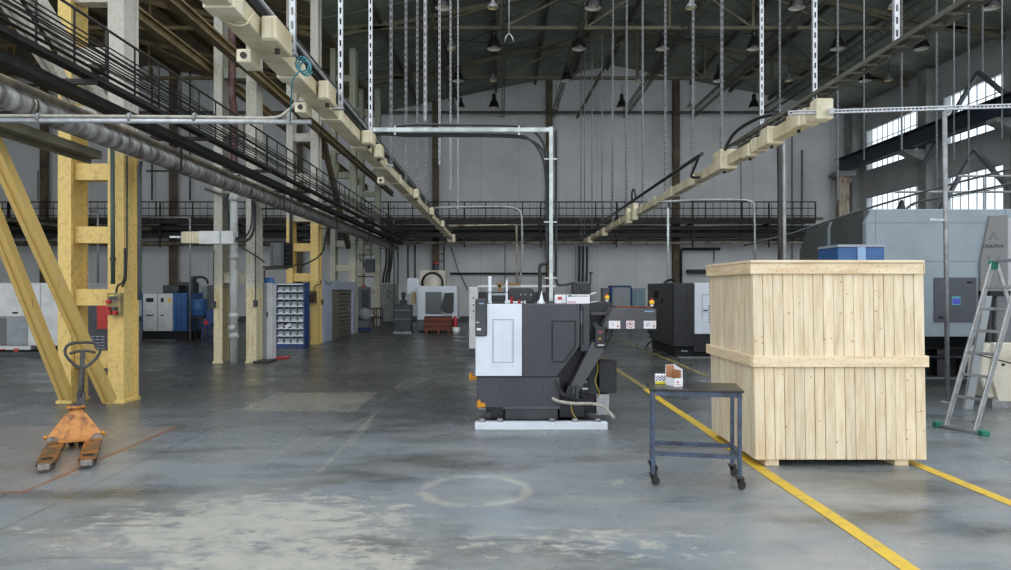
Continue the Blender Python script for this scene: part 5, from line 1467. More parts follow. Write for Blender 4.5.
MB().prism([(X(983, 9.6), Z(296, 9.6)), (X(984.2, 9.6), Z(296, 9.6)), (X(963.4, 9.6), 0.0), (X(962, 9.6), 0.0)], 'y', 9.56, 9.579).build('edge_strip', 'galvdull', lp_)
# railing on the machine roof
m = MB()
for x in (X(917, 13.2), X(984, 13.2), X(1030, 13.2)):
    m.cyl((x, 13.2, 2.9), (x, 13.2, 3.50), .022, 8)
m.cyl((X(895, 13.2), 13.2, 3.48), (X(1040, 13.2), 13.2, 3.48), .022, 8)
m.cyl((X(958, 13.2), 13.2, 3.78), (X(1040, 13.2), 13.2, 3.78), .022, 8).cyl((X(984, 13.2), 13.2, 3.48), (X(984, 13.2), 13.2, 3.78), .022, 8)
m.build('roof_railing', 'galvdull', bm_)
MB().box(X(896, 13), X(911, 13), 12.9, 13.2, 2.9, 3.12).prism([(X(896, 13), 3.12), (X(903, 13), 3.12), (X(900, 13), 3.3)], 'y', 12.9, 13.0).build('roof_unit', 'machblack', bm_)
MB().box(X(930, 13), X(955, 13), 13.0, 13.4, 2.9, 3.10).build('roof_motor', 'brownpost', bm_)

# blue unit in front of it
yb = 9.6
bu = thing('control_cabinet', 'blue control cabinet peeking over the lid of the wooden crate', 'cabinet', (X(855, yb), yb + .3, 0))
MB().prism([(X(838, yb), .1), (X(884.5, yb), .1), (X(884.5, yb), Z(247, yb)), (X(838, yb), Z(247, yb))], 'y', yb, yb + .6).build('body', 'blue', bu, .008)
MB().box(X(857.5, yb), X(865.5, yb), yb - .006, yb + .01, .15, Z(246.5, yb)).build('pale_stripe', 'bluepale', bu)
MB().box(X(837.5, yb), X(885, yb), yb - .01, yb + .6, Z(247, yb), Z(244.5, yb)).build('top_trim', 'greyink', bu)
MB().box(X(839, yb), X(884, yb), yb + .02, yb + .58, 0, .1).build('plinth', 'charcoal', bu)
MB().box(X(856, yb), X(856.6, yb), yb - .003, yb + .01, .15, Z(248, yb)).build('door_seam', 'bluedeep', bu)

# cream tank and grey unit at the frame edge
tk = thing('coolant_tank', 'cream coolant tank with slanting sides behind the ladder', 'tank', (X(1010, 9.8), 10.2, 0))
xx = X(984, 9.8)
MB().prism([(xx + .05, .12), (xx + 1.4, .12), (xx + 1.4, .88), (xx + .06, .88), (xx - .02, .74), (xx - .05, .42)], 'y', 9.8, 10.1).build('body', 'cream', tk, .02)
MB().prism([(xx + .16, .08), (xx + .5, .08), (xx + .5, .9), (xx + .10, .9), (xx + .08, .4)], 'y', 9.74, 9.82).build('front_panel', 'cream', tk, .01)
MB().box(xx + .08, xx + 1.4, 9.75, 10.1, 0, .12).build('base', 'galvdull', tk)
MB().cyl((xx + .22, 9.72, .6), (xx + .22, 9.75, .6), .02, 8).build('fastener', 'darkink', tk)
gu = thing('hopper', 'dark grey hopper with sloping front standing above the cream tank', 'hopper', (X(1010, 10.1), 10.1, .885))
xx = X(990, 10.1)
MB().prism([(xx + .02, .885), (xx + 1.2, .885), (xx + 1.2, Z(296, 10.1)), (xx, Z(296, 10.1)), (xx - .02, 1.15)], 'y', 9.95, 10.2).build('body', 'midgrey', gu, .01)
MB().box(xx - .10, xx - .03, 10.0, 10.2, .89, Z(292, 10.1)).build('side_box', 'machblack', gu, .006)
MB().box(xx - .1, xx + 1.2, 9.95, 10.2, Z(296, 10.1), Z(291, 10.1)).build('cover', 'gap', gu)

# ------------------------------------------------------------------ dark machine left of the crate
yd = 17.0
dm = thing('cnc_lathe', 'black machining lathe with one white door left of the wooden crate', 'machine tool', (5.4, 18.5, 0))
xc = X(674, yd)
MB().box(xc, X(694, yd), yd, 19.8, .25, Z(283, yd)).build('front_cover', 'machblack', dm, .01)
MB().prism([(yd + .02, .25), (19.9, .40), (19.9, 1.80), (yd + .02, Z(283, yd))], 'x', xc - .03, xc + .02).build('side_cover', 'machblack', dm, .01)
MB().box(X(694.5, yd), X(740, yd), yd - .02, 19.8, Z(334, yd), Z(283, yd)).build('white_door', 'machwhite', dm, .01)
MB().box(X(694, yd), X(740, yd), yd + .02, 19.8, .12, Z(334, yd)).build('base', 'machblack', dm)
MB().box(xc + .05, X(740, yd), yd + .1, 19.7, 0, .25).build('plinth', 'gap', dm)
m = MB()
m.box(X(702, yd), X(709, yd), yd - .026, yd - .018, Z(295, yd), Z(294.4, yd)).box(X(701.6, yd), X(702.2, yd), yd - .026, yd - .018, Z(318, yd), Z(294.4, yd))
m.build('door_seam', 'greyink', dm)
MB().box(X(703, yd), X(707.5, yd), yd - .04, yd - .018, Z(310.8, yd), Z(309.8, yd)).build('door_handle', 'gap', dm)
m = MB()
for i in range(6): m.box(X(708.2, yd), X(710.2, yd), yd - .026, yd - .018, Z(323 - i * 3.2, yd), Z(321 - i * 3.2, yd))
m.build('maker_lettering', 'greyink', dm)
MB().box(X(673.6, yd), X(674.4, yd), yd - .008, yd + .01, .3, Z(284, yd)).box(X(687, yd), X(687.6, yd), yd - .005, yd + .01, Z(310, yd), Z(292, yd)).build('cover_seam', 'gap', dm)
MB().box(X(681, yd), X(687.5, yd), yd - .008, yd + .002, Z(351.5, yd), Z(350.6, yd)).build('badge', 'greyink', dm)
MB().tube(smooth_path([P(664, 283, 18.2), P(668, 280.5, 18.2), P(673, 280, 18.0), P(677, 283, 17.8)]), .03, 8).build('cable_loop', 'cable', dm)
MB().box(xc - .05, xc - .03, 18.6, 19.0, 1.4, 1.6).build('side_port', 'gap', dm); MB().disc((xc - .035, 18.1, 1.35), .07, 'x', .03, 14).build('side_port', 'gap', dm)
MB().tube(smooth_path([P(653, 340, 19.5), P(648, 344, 19.5), P(645, 352, 18.6), P(650, 355, 18.0), P(654, 352, 18.0)]), .02, 6).build('floor_cable', 'cable', dm)
MB().box(X(679, 16.8), X(712, 16.8), 16.75, 16.85, 0, .02).build('floor_strip', 'galvdull', dm)

# grey blue cabinets at the back wall
yk = 31.0
gc = thing('control_cabinet', 'grey cabinet with deep blue frame against the back wall behind the conveyor', 'cabinet', (X(621, yk), yk + .3, 0))
MB().box(X(610.5, yk), X(631.5, yk), yk, yk + .7, 0, Z(285.5, yk)).build('body', 'bluedeep', gc, .01)
MB().box(X(612.5, yk), X(630, yk), yk - .02, yk + .01, .3, Z(287.5, yk)).build('door', 'greycab', gc, .008)
MB().box(X(603, yk), X(610, yk), yk + .1, yk + .7, 0, Z(288, yk)).build('side_unit', 'midgrey', gc)
gd = thing('glazed_locker', 'pair of pale glass-fronted panels beside the grey and blue cabinet', 'cabinet', (X(639, yk), yk + .3, 0))
MB().box(X(632.5, yk), X(646, yk), yk + .1, yk + .7, 0, Z(288, yk)).build('body', 'greycab', gd, .01)
for a, b in ((633, 637), (638.5, 645)):
    MB().box(X(a, yk), X(b, yk), yk + .08, yk + .11, .4, Z(289.5, yk)).build('glass_panel', mat('pale_teal_glass_panel', srgb(112, 140, 150), .2), gd)
yw = 35.2
wb = thing('junction_cabinet', 'grey box on the back wall where three black cables end behind the lathe', 'electrical box', (X(583, yw), yw, 0))
MB().box(X(573, yw), X(591, yw), yw, YB - .03, 0, Z(283, yw)).build('body', 'midgrey', wb, .01)
MB().bar(P(590.5, 283, yw), P(590.5, 273, yw), .06).bar(P(589, 273, yw), P(592.5, 273, yw), .08).build('post', 'darksteel', wb)

# ------------------------------------------------------------------ machines at the back, left of the charcoal lathe
yv = 27.0
vm = thing('machining_centre', 'white machining centre with a round tool magazine in front of the back wall', 'machine tool', (X(432, yv), yv + 1, 0))
MB().box(X(417, yv), X(457, yv), yv, yv + 1.8, Z(320, yv), Z(286, yv)).build('enclosure', 'machwhite', vm, .02)
MB().box(X(425.5, yv), X(441, yv), yv - .02, yv + .01, Z(314, yv), Z(292, yv)).build('window', 'glassgrey', vm, .006)
MB().box(X(441.3, yv), X(442.3, yv), yv - .04, yv + .01, Z(314, yv), Z(292, yv)).build('door_handle', 'galvdull', vm)
MB().prism([(X(441, yv), Z(308, yv)), (X(445, yv), Z(312, yv)), (X(453.5, yv), Z(312, yv)), (X(454, yv), Z(292.5, yv)), (X(445, yv), Z(293, yv)), (X(444, yv), Z(298, yv))], 'y', yv - .25, yv - .03).build('control_panel', 'machblack', vm, .01)
MB().box(X(417, yv), X(452, yv), yv + .05, yv + 1.7, 0.06, Z(320, yv)).build('base', 'midgrey', vm, .01)
MB().box(X(406, yv), X(418, yv), yv + .3, yv + 1.4, Z(294, yv), Z(278, yv)).build('side_box', 'machwhite', vm, .01)
MB().box(X(418, yv), X(444.5, yv), yv + .4, yv + 1.2, Z(286, yv), Z(270, yv)).build('magazine_housing', 'cream', vm, .015)
mc = (X(431.5, yv), yv + .38, Z(283, yv)); 
MB().lathe([(.0, .0), (.34, 0), (.34, .06), (0, .06)], mc, 36, Matrix.Rotation(PI / 2, 4, 'X')).build('magazine_disc', 'cream', vm)
m = MB()
for i in range(44):
    a = 2 * PI * i / 44; r_ = .40
    m.disc((mc[0] + r_ * math.cos(a), mc[1] - .05, mc[2] + r_ * math.sin(a)), .022, 'y', .1, 8)
pts = [(mc[0] + .40 * math.cos(2 * PI * i / 40), mc[1] - .01, mc[2] + .40 * math.sin(2 * PI * i / 40)) for i in range(40)]
m.tube(pts, .045, 6, closed=True)
m.build('tool_ring', 'gap', vm)
MB().lathe([(.11, 0), (.11, .24), (0, .25)], (X(434.5, yv), yv + .7, Z(270, yv)), 14).build('motor', 'charcoal', vm)
MB().lathe([(.10, .25), (.10, .32), (0, .33)], (X(434.5, yv), yv + .7, Z(270, yv)), 14).build('motor_cap', 'redink', vm)
MB().tube([(X(439.5, yv) + .11 * math.cos(i * .35), yv + .8, Z(256.5, yv) + .15 * math.sin(i * .35)) for i in range(18)], .018, 6, closed=True).build('ring_sign', 'darksteel', vm)
bxo = thing('wooden_box', 'reddish brown wooden box in front of the white machining centre', 'box', (X(438, 25.6), 25.8, 0))
ya = 25.6
m = MB()
for i in range(3):
    m.box(X(424, ya), X(451, ya), ya, ya + .02, .12 + i * .18, .28 + i * .18); m.box(X(424, ya), X(451, ya), ya + .58, ya + .6, .12 + i * .18, .28 + i * .18)
m.box(X(424, ya), X(424, ya) + .02, ya + .02, ya + .58, .12, .64).box(X(451, ya) - .02, X(451, ya), ya + .02, ya + .58, .12, .64).box(X(424, ya), X(451, ya), ya, ya + .6, .62, .64)
m.build('boards', 'brownbox', bxo)
for x in (X(425, ya), X(437, ya), X(448, ya)):
    MB().box(x, x + .1, ya, ya + .6, 0, .12).build('skid', 'brownbox', bxo)
o = solo('fire_extinguisher', MB().lathe([(0, 0), (.09, 0), (.1, .03), (.1, .5), (.05, .58), (.03, .62), (0, .63)], (X(455, 26.6), 26.6, 0), 14), 'red', 'red cylinder standing at the corner of the white machining centre', 'fire extinguisher', org=(X(455, 26.6), 26.6, 0))
o = solo('bucket', MB().lathe([(0, 0), (.12, 0), (.15, .26), (.14, .26), (.11, .02), (0, .02)], (X(456, 25.4), 25.4, 0), 16), 'whiteenamel', 'small white bucket on the floor by the white machining centre', 'bucket', org=(X(456, 25.4), 25.4, 0))
yq = 26.0
dk = thing('tool_cabinet', 'charcoal machine cabinet with a vice on top left of the tool magazine', 'cabinet', (X(401, yq), yq + .4, 0))
MB().box(X(393.5, yq), X(410.5, yq), yq, yq + .7, .08, Z(305, yq)).build('body', 'charcoal', dk, .02)
MB().box(X(392.5, yq), X(411, yq), yq - .03, yq + .72, Z(311, yq), Z(309.5, yq)).box(X(393, yq), X(411, yq), yq - .02, yq + .7, Z(320, yq), Z(318.5, yq)).build('ledge', 'midgrey', dk)
MB().box(X(393.5, yq), X(412, yq), yq - .15, yq + .7, 0, .08).build('plinth', 'galvdull', dk)
MB().box(X(399, yq), X(406, yq), yq + .1, yq + .4, Z(305, yq), Z(300, yq)).cyl((X(402.5, yq), yq + .25, Z(300, yq)), (X(402.5, yq), yq + .25, Z(292, yq)), .05, 10).box(X(400.5, yq), X(404.5, yq), yq + .15, yq + .35, Z(297, yq), Z(293, yq)).build('vice', 'machblack', dk, .01)
MB().box(X(411, yq), X(414.5, yq), yq + .1, yq + .5, Z(304, yq), Z(292, yq)).build('side_motor', mat('tan_motor_paint', srgb(150, 132, 100), .5), dk)
yg = 33.5
cg = thing('control_cabinet', 'tall grey green switch cabinet below the three hanging cables', 'cabinet', (X(389, yg), yg + .4, 0))
MB().box(X(380.5, yg), X(396.5, yg), yg, yg + .7, .08, Z(284, yg)).build('body', 'greygreen', cg, .012)
MB().box(X(380.5, yg), X(396.5, yg), yg + .03, yg + .7, 0, .08).build('plinth', 'charcoal', cg)
MB().box(X(380.8, yg), X(396.2, yg), yg - .004, yg + .01, Z(306, yg), Z(305.6, yg)).box(X(381, yg), X(381.3, yg), yg - .004, yg + .01, .15, Z(285, yg)).build('door_seam', 'midgrey', cg)
m = MB()
for px, py in ((388, 291), (388, 296), (390, 293)): m.disc((X(px, yg), yg - .01, Z(py, yg)), .04, 'y', .03, 10)
m.build('knob', 'gap', cg)
# machine half hidden behind the charcoal lathe
yh = 17.0
hm = thing('machining_centre', 'older white and black machine standing behind the charcoal lathe', 'machine tool', (X(510, yh), yh + 1, 0))
MB().box(X(469, yh), X(478, yh), yh, yh + 1.2, .2, Z(287, yh)).build('white_column', 'whiteenamel', hm, .012)
MB().box(X(478, yh), X(556, yh), yh + .4, yh + 1.2, .2, Z(292, yh)).build('body', 'machblack', hm, .012)
MB().box(X(478, yh), X(556, yh), yh + .1, yh + .2, Z(287.2, yh), Z(285, yh)).build('pale_rail', 'whiteenamel', hm)
MB().box(X(497, yh), X(520, yh), yh + .05, yh + .3, Z(284.8, yh), Z(283, yh)).box(X(498, yh), X(501, yh), yh + .1, yh + .2, Z(292, yh), Z(284, yh)).build('brass_manifold', mat('brass_manifold_metal', srgb(140, 108, 62), .4, .6), hm)
MB().box(X(469, yh), X(556, yh), yh, yh + 1.2, 0, .2).build('base', 'charcoal', hm)
m = MB()
for py in (298, 305, 311): m.disc((X(473.5, yh), yh - .004, Z(py, yh)), .02, 'y', .01, 10)
m.build('buttons', 'machblack', hm)

# ------------------------------------------------------------------ left of the middle: booth, table, panels
xb = -5.40
bo = thing('roller_door_cabinet', 'long lavender grey cabinet with a khaki slatted shutter beyond the blue bin shelf', 'cabinet', (-5.6, 23.8, 0))
ya0, ya1 = 21.42, 26.22
zt0 = 1.91
MB().box(xb - .5, xb, ya0, ya0 + 1.1, 0, zt0).build('end_panel', 'lavender', bo, .01)
MB().box(xb - .5, xb, ya0 + 1.1, ya1, 1.62, zt0).build('top_panel', 'lavender', bo, .01)
MB().box(xb - .5, xb, ya1 - .45, ya1, 0, 1.62).build('end_panel', 'lavender', bo, .01)
m = MB(); k = 12
for i in range(k):
    z = .02 + 1.6 * i / k
    m.box(xb - .16, xb - .08, 23.75, ya1 - .46, z, z + 1.6 / k - .025)
m.build('slatted_shutter', 'slat', bo)
MB().box(xb - .14, xb - .06, ya0 + 1.11, 23.75, 0, 1.615).build('plain_shutter', 'slat', bo)
MB().box(xb - .5, xb - .47, ya0 + 1.1, ya1 - .45, 0, 1.62).build('back_panel', 'gap', bo)
MB().box(xb - .12, xb - .06, 25.2, 25.4, .9, .98).build('shutter_handle', 'galv', bo)
MB().tube(smooth_path([(xb + .012, 21.6, zt0 - .01), (xb + .014, 22.0, zt0 - .12), (xb + .012, 22.5, zt0 - .01)]), .01, 5).build('cable', 'cable', bo)
yt = 30.0
bt = thing('work_table', 'small black two-tier steel table near the back wall by the lavender grey cabinet', 'table', (X(373, yt), yt + .3, 0))
for z in (Z(308, yt), .45):
    MB().box(X(365, yt), X(381, yt), yt, yt + .6, z - .04, z).build('shelf' if z < .6 else 'tabletop', 'machblack', bt)
for px in (365.6, 374, 380.4):
    for yy in (yt + .03, yt + .57):
        MB().box(X(px, yt) - .02, X(px, yt) + .02, yy - .02, yy + .02, 0, Z(308, yt) - .02).build('leg', 'machblack', bt)
ys = 28.0
sp_ = thing('switch_cabinet', 'grey blue switch cabinet with a red top standing behind the slatted shutter', 'cabinet', (X(363, ys), ys + .2, 0))
MB().box(X(358, ys), X(369, ys), ys, ys + .4, .1, Z(287, ys)).build('body', 'midgrey', sp_, .01)
MB().box(X(362, ys), X(368.5, ys), ys - .03, ys + .01, Z(320, ys), Z(290, ys)).build('door', 'charcoal', sp_, .006)
MB().box(X(360.5, ys), X(365, ys), ys + .05, ys + .25, Z(287, ys), Z(285.3, ys)).build('red_lamp', 'redink', sp_)
MB().box(X(356, ys), X(370, ys), ys + .02, ys + .4, 0, .1).build('plinth', 'bluedeep', sp_)
MB().lathe([(0, 0), (.25, 0), (.25, .02), (0, .02)], (X(365, ys), ys - .05, Z(314, ys)), 18, Matrix.Rotation(PI / 2, 4, 'X')).build('round_cover', 'greycab', sp_)
# wall panel with frame beside column 4
yz = 29.5
wp = thing('meter_frame', 'dark square meter box on a wall frame above the small black table', 'electrical box', P(369, 266, yz))
a = P(364, 276, yz); b = P(374.5, 256, yz)
MB().box(a.x + .05, b.x, yz, yz + .2, a.z + .15, b.z - .12).build('body', 'charcoal', wp, .01)
MB().prism([(a.x + .06, a.z + .3), (a.x + .06, a.z + .62), (a.x - .08, a.z + .46)], 'y', yz, yz + .18).build('hood', 'charcoal', wp)
MB().bar(P(356, 276.5, yz + .1), P(374, 276.5, yz + .1), .05).bar(P(356, 255, yz + .1), P(374, 255, yz + .1), .04).bar(P(356, 255, yz + .1), P(366, 265, yz + .1), .03).bar(P(371, 244, yz + .1), P(371, 258, yz + .1), .04).bar(P(366, 250, yz + .1), P(371, 250, yz + .1), .03).build('frame', 'darksteel', wp)

# ------------------------------------------------------------------ blue shelf with bins
y1 = 19.75; sx0, sx1 = X(277, y1), X(303.8, y1) ; sz = Z(283, y1)
# the shelf stands square to the hall; its right flank faces the passage
sh = thing('bin_shelf', 'deep blue shelf unit filled with rows of grey bins behind the white column', 'shelf', ((sx0 + sx1) / 2, y1 + .3, 0))
dep = .46
MB().box(sx1, sx1 + .03, y1 - .03, y1 + dep, 0, sz).build('side_panel', 'bluedeep', sh); MB().box(sx0 - .02, sx0, y1 - .0, y1 + dep, 0, sz).build('side_panel', 'bluedeep', sh)
MB().box(sx0, sx1, y1 + dep - .02, y1 + dep, 0, sz).build('back_panel', 'bluedeep', sh)
MB().box(sx0, sx1, y1 - .01, y1 + dep, 0, .10).build('plinth', 'bluedeep', sh)
rowsN = 8; zz0 = .12; stp = (sz - .03 - zz0) / rowsN
for i in range(rowsN + 1):
    z = zz0 + i * stp
    s_ = MB().box(sx0, sx1, y1 + .005, y1 + dep - .02, z - .02, z).build('shelf_board', 'greycab', sh)
    MB().box(sx0, sx1, y1 - .012, y1 + .005, z - .018, z + .012).build('front_lip', 'whitelip', s_)
m = MB()
for i in range(10): m.disc((sx1 + .032, y1 + .05, .12 + i * .18), .012, 'x', .006, 8)
m.build('slot_holes', 'gap', sh)
bn = None; bwid = (sx1 - sx0) / 4
for i in range(rowsN):
    for j in range(4):
        if i == 2 and j == 1: continue
        loc = (sx0 + (j + .5) * bwid, y1 + .16, zz0 + i * stp + .001)
        lab = 'grey plastic parts bin, %s in the %s row of the blue shelf' % (['first', 'second', 'third', 'fourth'][j], ['bottom', 'second lowest', 'third lowest', 'fourth lowest', 'fourth highest', 'third highest', 'second highest', 'top'][i])
        if bn is None:
            bn = thing('storage_bin', lab, 'bin', loc, 0, 'grey bins on the blue shelf')
            w2 = bwid / 2 - .012; hb = stp - .045; t = .006
            m = MB().box(-w2, w2, -.13, .25, 0, t).box(-w2, -w2 + t, -.13, .25, 0, hb).box(w2 - t, w2, -.13, .25, 0, hb).box(-w2, w2, .25 - t, .25, 0, hb)
            m.prism([(-.13, 0), (-.13 + t, 0), (-.10 + t, hb * .8), (-.10, hb * .8)], 'x', -w2, w2)
            m.build('body', 'bin', bn, world=False)
            MB().box(-w2 * .5, w2 * .5, -.128, -.122, hb * .12, hb * .28).build('label_holder', 'whitelip', bn, world=False)
        else:
            dup(bn, loc, 0, lab, 'grey bins on the blue shelf')
        if i == 2 and j == 2:
            pass
o = thing('tilted_sheet', 'white sheet tilted out of the third lowest row of the blue shelf', 'sheet', (sx0 + 1.4 * bwid, y1 + .05, zz0 + 2 * stp))
MB().bar((sx0 + bwid * 1.05, y1 + .1, zz0 + 2 * stp + .03), (sx0 + bwid * 1.95, y1 + .1, zz0 + 2 * stp + .12), .02, .10).build('sheet', 'whitelip', o)

# grey locker in front of the shelf, helmet, things on the floor
yl = 16.25
lk = thing('locker', 'narrow grey steel locker standing behind the white column', 'locker', (X(270, yl), yl + .25, 0))
MB().box(X(262.5, yl), X(266, yl), yl, yl + .34, .0, Z(283, yl)).build('side', 'greycab', lk, .006)
MB().box(X(266.2, yl), X(271.5, yl), yl + .01, yl + .34, .0, Z(283, yl)).build('door', 'whiteenamel', lk, .006)
MB().box(X(266.8, yl), X(267.8, yl), yl - .01, yl + .02, 1.0, 1.12).build('handle', 'darksteel', lk)
hm_ = solo('hard_hat', MB().lathe([(.15, 0), (.15, .012), (.125, .015), (.12, .06), (.09, .11), (.04, .13), (0, .133)], (X(267, yl), yl + .17, Z(283, yl) + .001), 18), 'blue', 'blue hard hat lying on top of the narrow grey locker', 'helmet', org=(X(267, yl), yl + .17, Z(283, yl)))
o = solo('floor_mat', MB().box(X(258, 15.9), X(274, 15.9), 15.55, 16.1, .0, .05), 'machblack', 'small black tray on the floor at the foot of the white column', 'tray', bevel=.01, org=(X(266, 15.9), 15.9, 0))
o = solo('floor_tray', MB().box(X(276, 16.6), X(288, 16.6), 16.5, 16.8, .0, .03), 'redpanel', 'flat red tray on the floor in front of the blue shelf', 'tray', bevel=.01, org=(X(282, 16.6), 16.6, 0))

# transformer box and its frame between the white and yellow columns
yx = 18.0
tf = thing('transformer_box', 'grey transformer box hung on a bracket between the white and yellow columns', 'electrical box', P(280, 254, yx))
a, b = P(270, 266, yx), P(283.5, 242.5, yx)
MB().box(a.x, b.x, yx, yx + .4, a.z, b.z).build('body', 'midgrey', tf, .01)
MB().box(b.x - .06, b.x - .03, yx - .01, yx + .0, a.z + .02, b.z - .02).box(a.x + .05, a.x + .07, yx - .01, yx, a.z + .02, b.z - .02).build('seam', 'charcoal', tf)
m = MB()
for i in range(5):
    z = a.z + .05 + i * .11
    m.cyl((b.x + .08, yx + .05, z), (b.x + .08, yx + .05, z + .07), .07, 10)
m.box(b.x, b.x + .15, yx + .05, yx + .3, a.z, b.z)
m.build('insulators', 'gap', tf)
MB().bar(P(256, 267.5, yx + .1), P(293, 267, yx + .1), .06).bar(P(256, 250, yx + .3), P(256, 268, yx + .3), .05).bar(P(291, 195, yx + .2), P(291, 245, yx + .2), .07).build('bracket', 'darksteel', tf)
MB().tube(smooth_path([P(294, 265, yx), P(305, 264, yx), P(318, 257, yx), P(324, 248, yx), P(325, 235, yx)]), .02, 6).build('cable', 'cable', tf)
o = thing('conduit', 'thin angled conduit running from the transformer box down to the grey locker', 'conduit', P(265, 355, 17.2))
MB().tube([P(289, 265, 17.4), P(288.5, 268.5, 17.4), P(266, 269, 17.2), P(264.6, 270.5, 17.0), P(264.6, 283, 16.6)], .02, 6).build('tube', 'darksteel', o)

# cabling on the columns: sockets, boxes, switchgear
def boxon(px, py, Y, w_, h_, d_, mm, lab, cat='electrical box', name='socket_box'):
    p = P(px, py, Y); t = thing(name, lab, cat, p)
    MB().box(p.x - w_ / 2, p.x + w_ / 2, Y - d_, Y, p.z - h_ / 2, p.z + h_ / 2).build('body', mm, t, .008)
    return t, p


t, p = boxon(117.2, 304, 10.08, .19, .32, .10, 'reel', 'khaki socket box with red plugs on the hall-side leg of the yellow column')
for dx, dz, mm in ((-.05, -.06, 'red'), (.04, -.06, 'charcoal'), (-.045, .035, 'red'), (.05, -.12, 'red'), (-.03, -.12, 'red')):
    MB().cyl((p.x + dx, 9.90, p.z + dz), (p.x + dx, 9.985, p.z + dz), .026, 12).build('plug', mm, t)
MB().box(p.x - .05, p.x + .06, 9.965, 9.985, p.z + .06, p.z + .11).build('cover_window', 'charcoal', t)
MB().box(p.x - .06, p.x + .02, 9.962, 9.984, p.z + .115, p.z + .125).build('label_strip', 'yellowink', t)
MB().tube(smooth_path([(p.x + .02, 10.02, p.z + .16), (p.x + .06, 9.98, p.z + .26), (p.x + .13, 10.02, p.z + .36), (p.x + .12, 10.06, p.z + .8)]), .014, 6).build('cable', 'cable', t)
o = thing('standpipe', 'dark green standpipe with a small valve on the hall-side leg of the yellow column', 'pipe', P(113, 220, 9.98))
MB().cyl(P(113, 284, 10.0), P(112.5, 148, 10.0), .03, 10).build('tube', mat('dark_green_pipe_paint', srgb(58, 78, 74), .5), o)
MB().bar(P(110.5, 259, 9.98), P(115.5, 259, 9.98), .04).build('valve', 'darksteel', o)
solo('column_cable', MB().tube([P(127, 140, 10.06), P(127, 250, 10.06), P(126, 280, 10.06), P(122, 287, 10.04)], .012, 6), 'cable', 'thin cable running down the hall-side leg of the yellow column', 'cable', org=P(127, 200, 10.06))
solo('column_conduit', MB().tube(smooth_path([P(139.5, 300, 10.2), P(139.5, 200, 10.2), P(139.5, 170, 10.2), P(141, 161, 10.2)]), .03, 8), 'charcoal', 'dark conduit along the outer edge of the yellow column', 'conduit', org=P(139.5, 290, 10.2))
for px, py, ln in ((214.2, 304.5, 250), (256, 303.5, 200)):
    t, p = boxon(px, py, 15.58, .085, .15, .07, 'machblack', 'small black switch box on the %s leg of the white column' % ('aisle-side' if px < 230 else 'hall-side'), 'switch', 'switch_box')
    MB().cyl((p.x, 15.49, p.z), (p.x, 15.51, p.z), .02, 10).build('rotary_knob', 'charcoal', t)
    MB().tube(smooth_path([(p.x, 15.54, p.z + .07), (p.x, 15.54, p.z + .8), (p.x + .01, 15.55, Z(ln, 15.55))]), .012, 6).build('cable', 'cable', t)
t, p = boxon(313.5, 297, 20.86, .20, .36, .12, 'brownpost', 'brown isolator box on the hall-side leg of the third column', 'switch', 'switch_box')
MB().bar((p.x - .06, 20.72, p.z + .06), (p.x + .07, 20.72, p.z + .1), .03).bar((p.x - .05, 20.72, p.z - .08), (p.x + .06, 20.72, p.z - .1), .03).build('terminals', 'machblack', t)
MB().tube(smooth_path([(p.x + .03, 20.8, p.z + .18), (p.x + .07, 20.82, p.z + .34), (p.x + .2, 20.84, p.z + .38), (p.x + .21, 20.84, p.z + .5)]), .014, 6).build('cable', 'cable', t)
t, p = boxon(322.6, 302, 20.86, .07, .16, .06, 'khaki', 'small khaki box at the edge of the third column', 'switch', 'switch_box')
# white rooftop-like junction trunking near the white column
yj = 14.6
jb = thing('busway', 'short white busway section jutting out beside the white column', 'busway', P(207, 238, yj))
a, b = P(181, 243, yj), P(199, 231.5, yj); MB().box(a.x, b.x, yj, yj + .25, a.z, b.z).build('ribbed_end', 'beigeface', jb, .006)
m = MB()
for i in range(6): m.box(a.x + .03 + i * .06, a.x + .045 + i * .06, yj - .008, yj + .0, a.z, b.z)
m.build('ribs', 'beige', jb)
a, b = P(199, 244, yj), P(233.5, 231, yj); MB().box(a.x, b.x, yj - .02, yj + .27, a.z, b.z).build('white_box', 'whiteenamel', jb, .008)
MB().box(P(220, 0, yj).x, P(221.5, 0, yj).x, yj - .03, yj - .018, a.z, b.z).build('seam', 'greyink', jb)
MB().bar(P(170, 237, yj + .1), P(181, 237, yj + .1), .04).build('pin', 'galv', jb)
MB().tube(smooth_path([P(234, 240, yj + .1), P(245, 241, yj + .2), P(252, 235, yj + .4), P(254.5, 222, yj + .5), P(254, 205, yj + .5), P(250, 190, yj + .5), P(238, 175, yj + .5)]), .03, 8).tube(smooth_path([P(234, 238, yj + .1), P(243, 237, yj + .3), P(249, 232, yj + .3), P(252, 220, yj + .4), P(252, 200, yj + .4)]), .02, 8).build('cable', 'cable', jb)
MB().bar(P(205, 189, 15.5), P(228, 197, 15.5), .06).build('bracket', 'darksteel', jb)
solo('column_cable', MB().tube(smooth_path([P(225, 196, 15.5), P(228, 215, 15.5), P(229, 230, 15.5)]), .03, 6), 'cable', 'dark cable bending down beside the drain pipe of the white column', 'cable', org=P(228, 215, 15.5))
solo('column_cable', MB().tube(smooth_path([P(236, 243, 15.45), P(246, 250, 15.48), P(256, 256, 15.52), P(264.5, 262, 15.9)]), .016, 6), 'cable', 'thin cable slanting from the white busway section to the transformer box', 'cable', org=P(246, 250, 15.48))

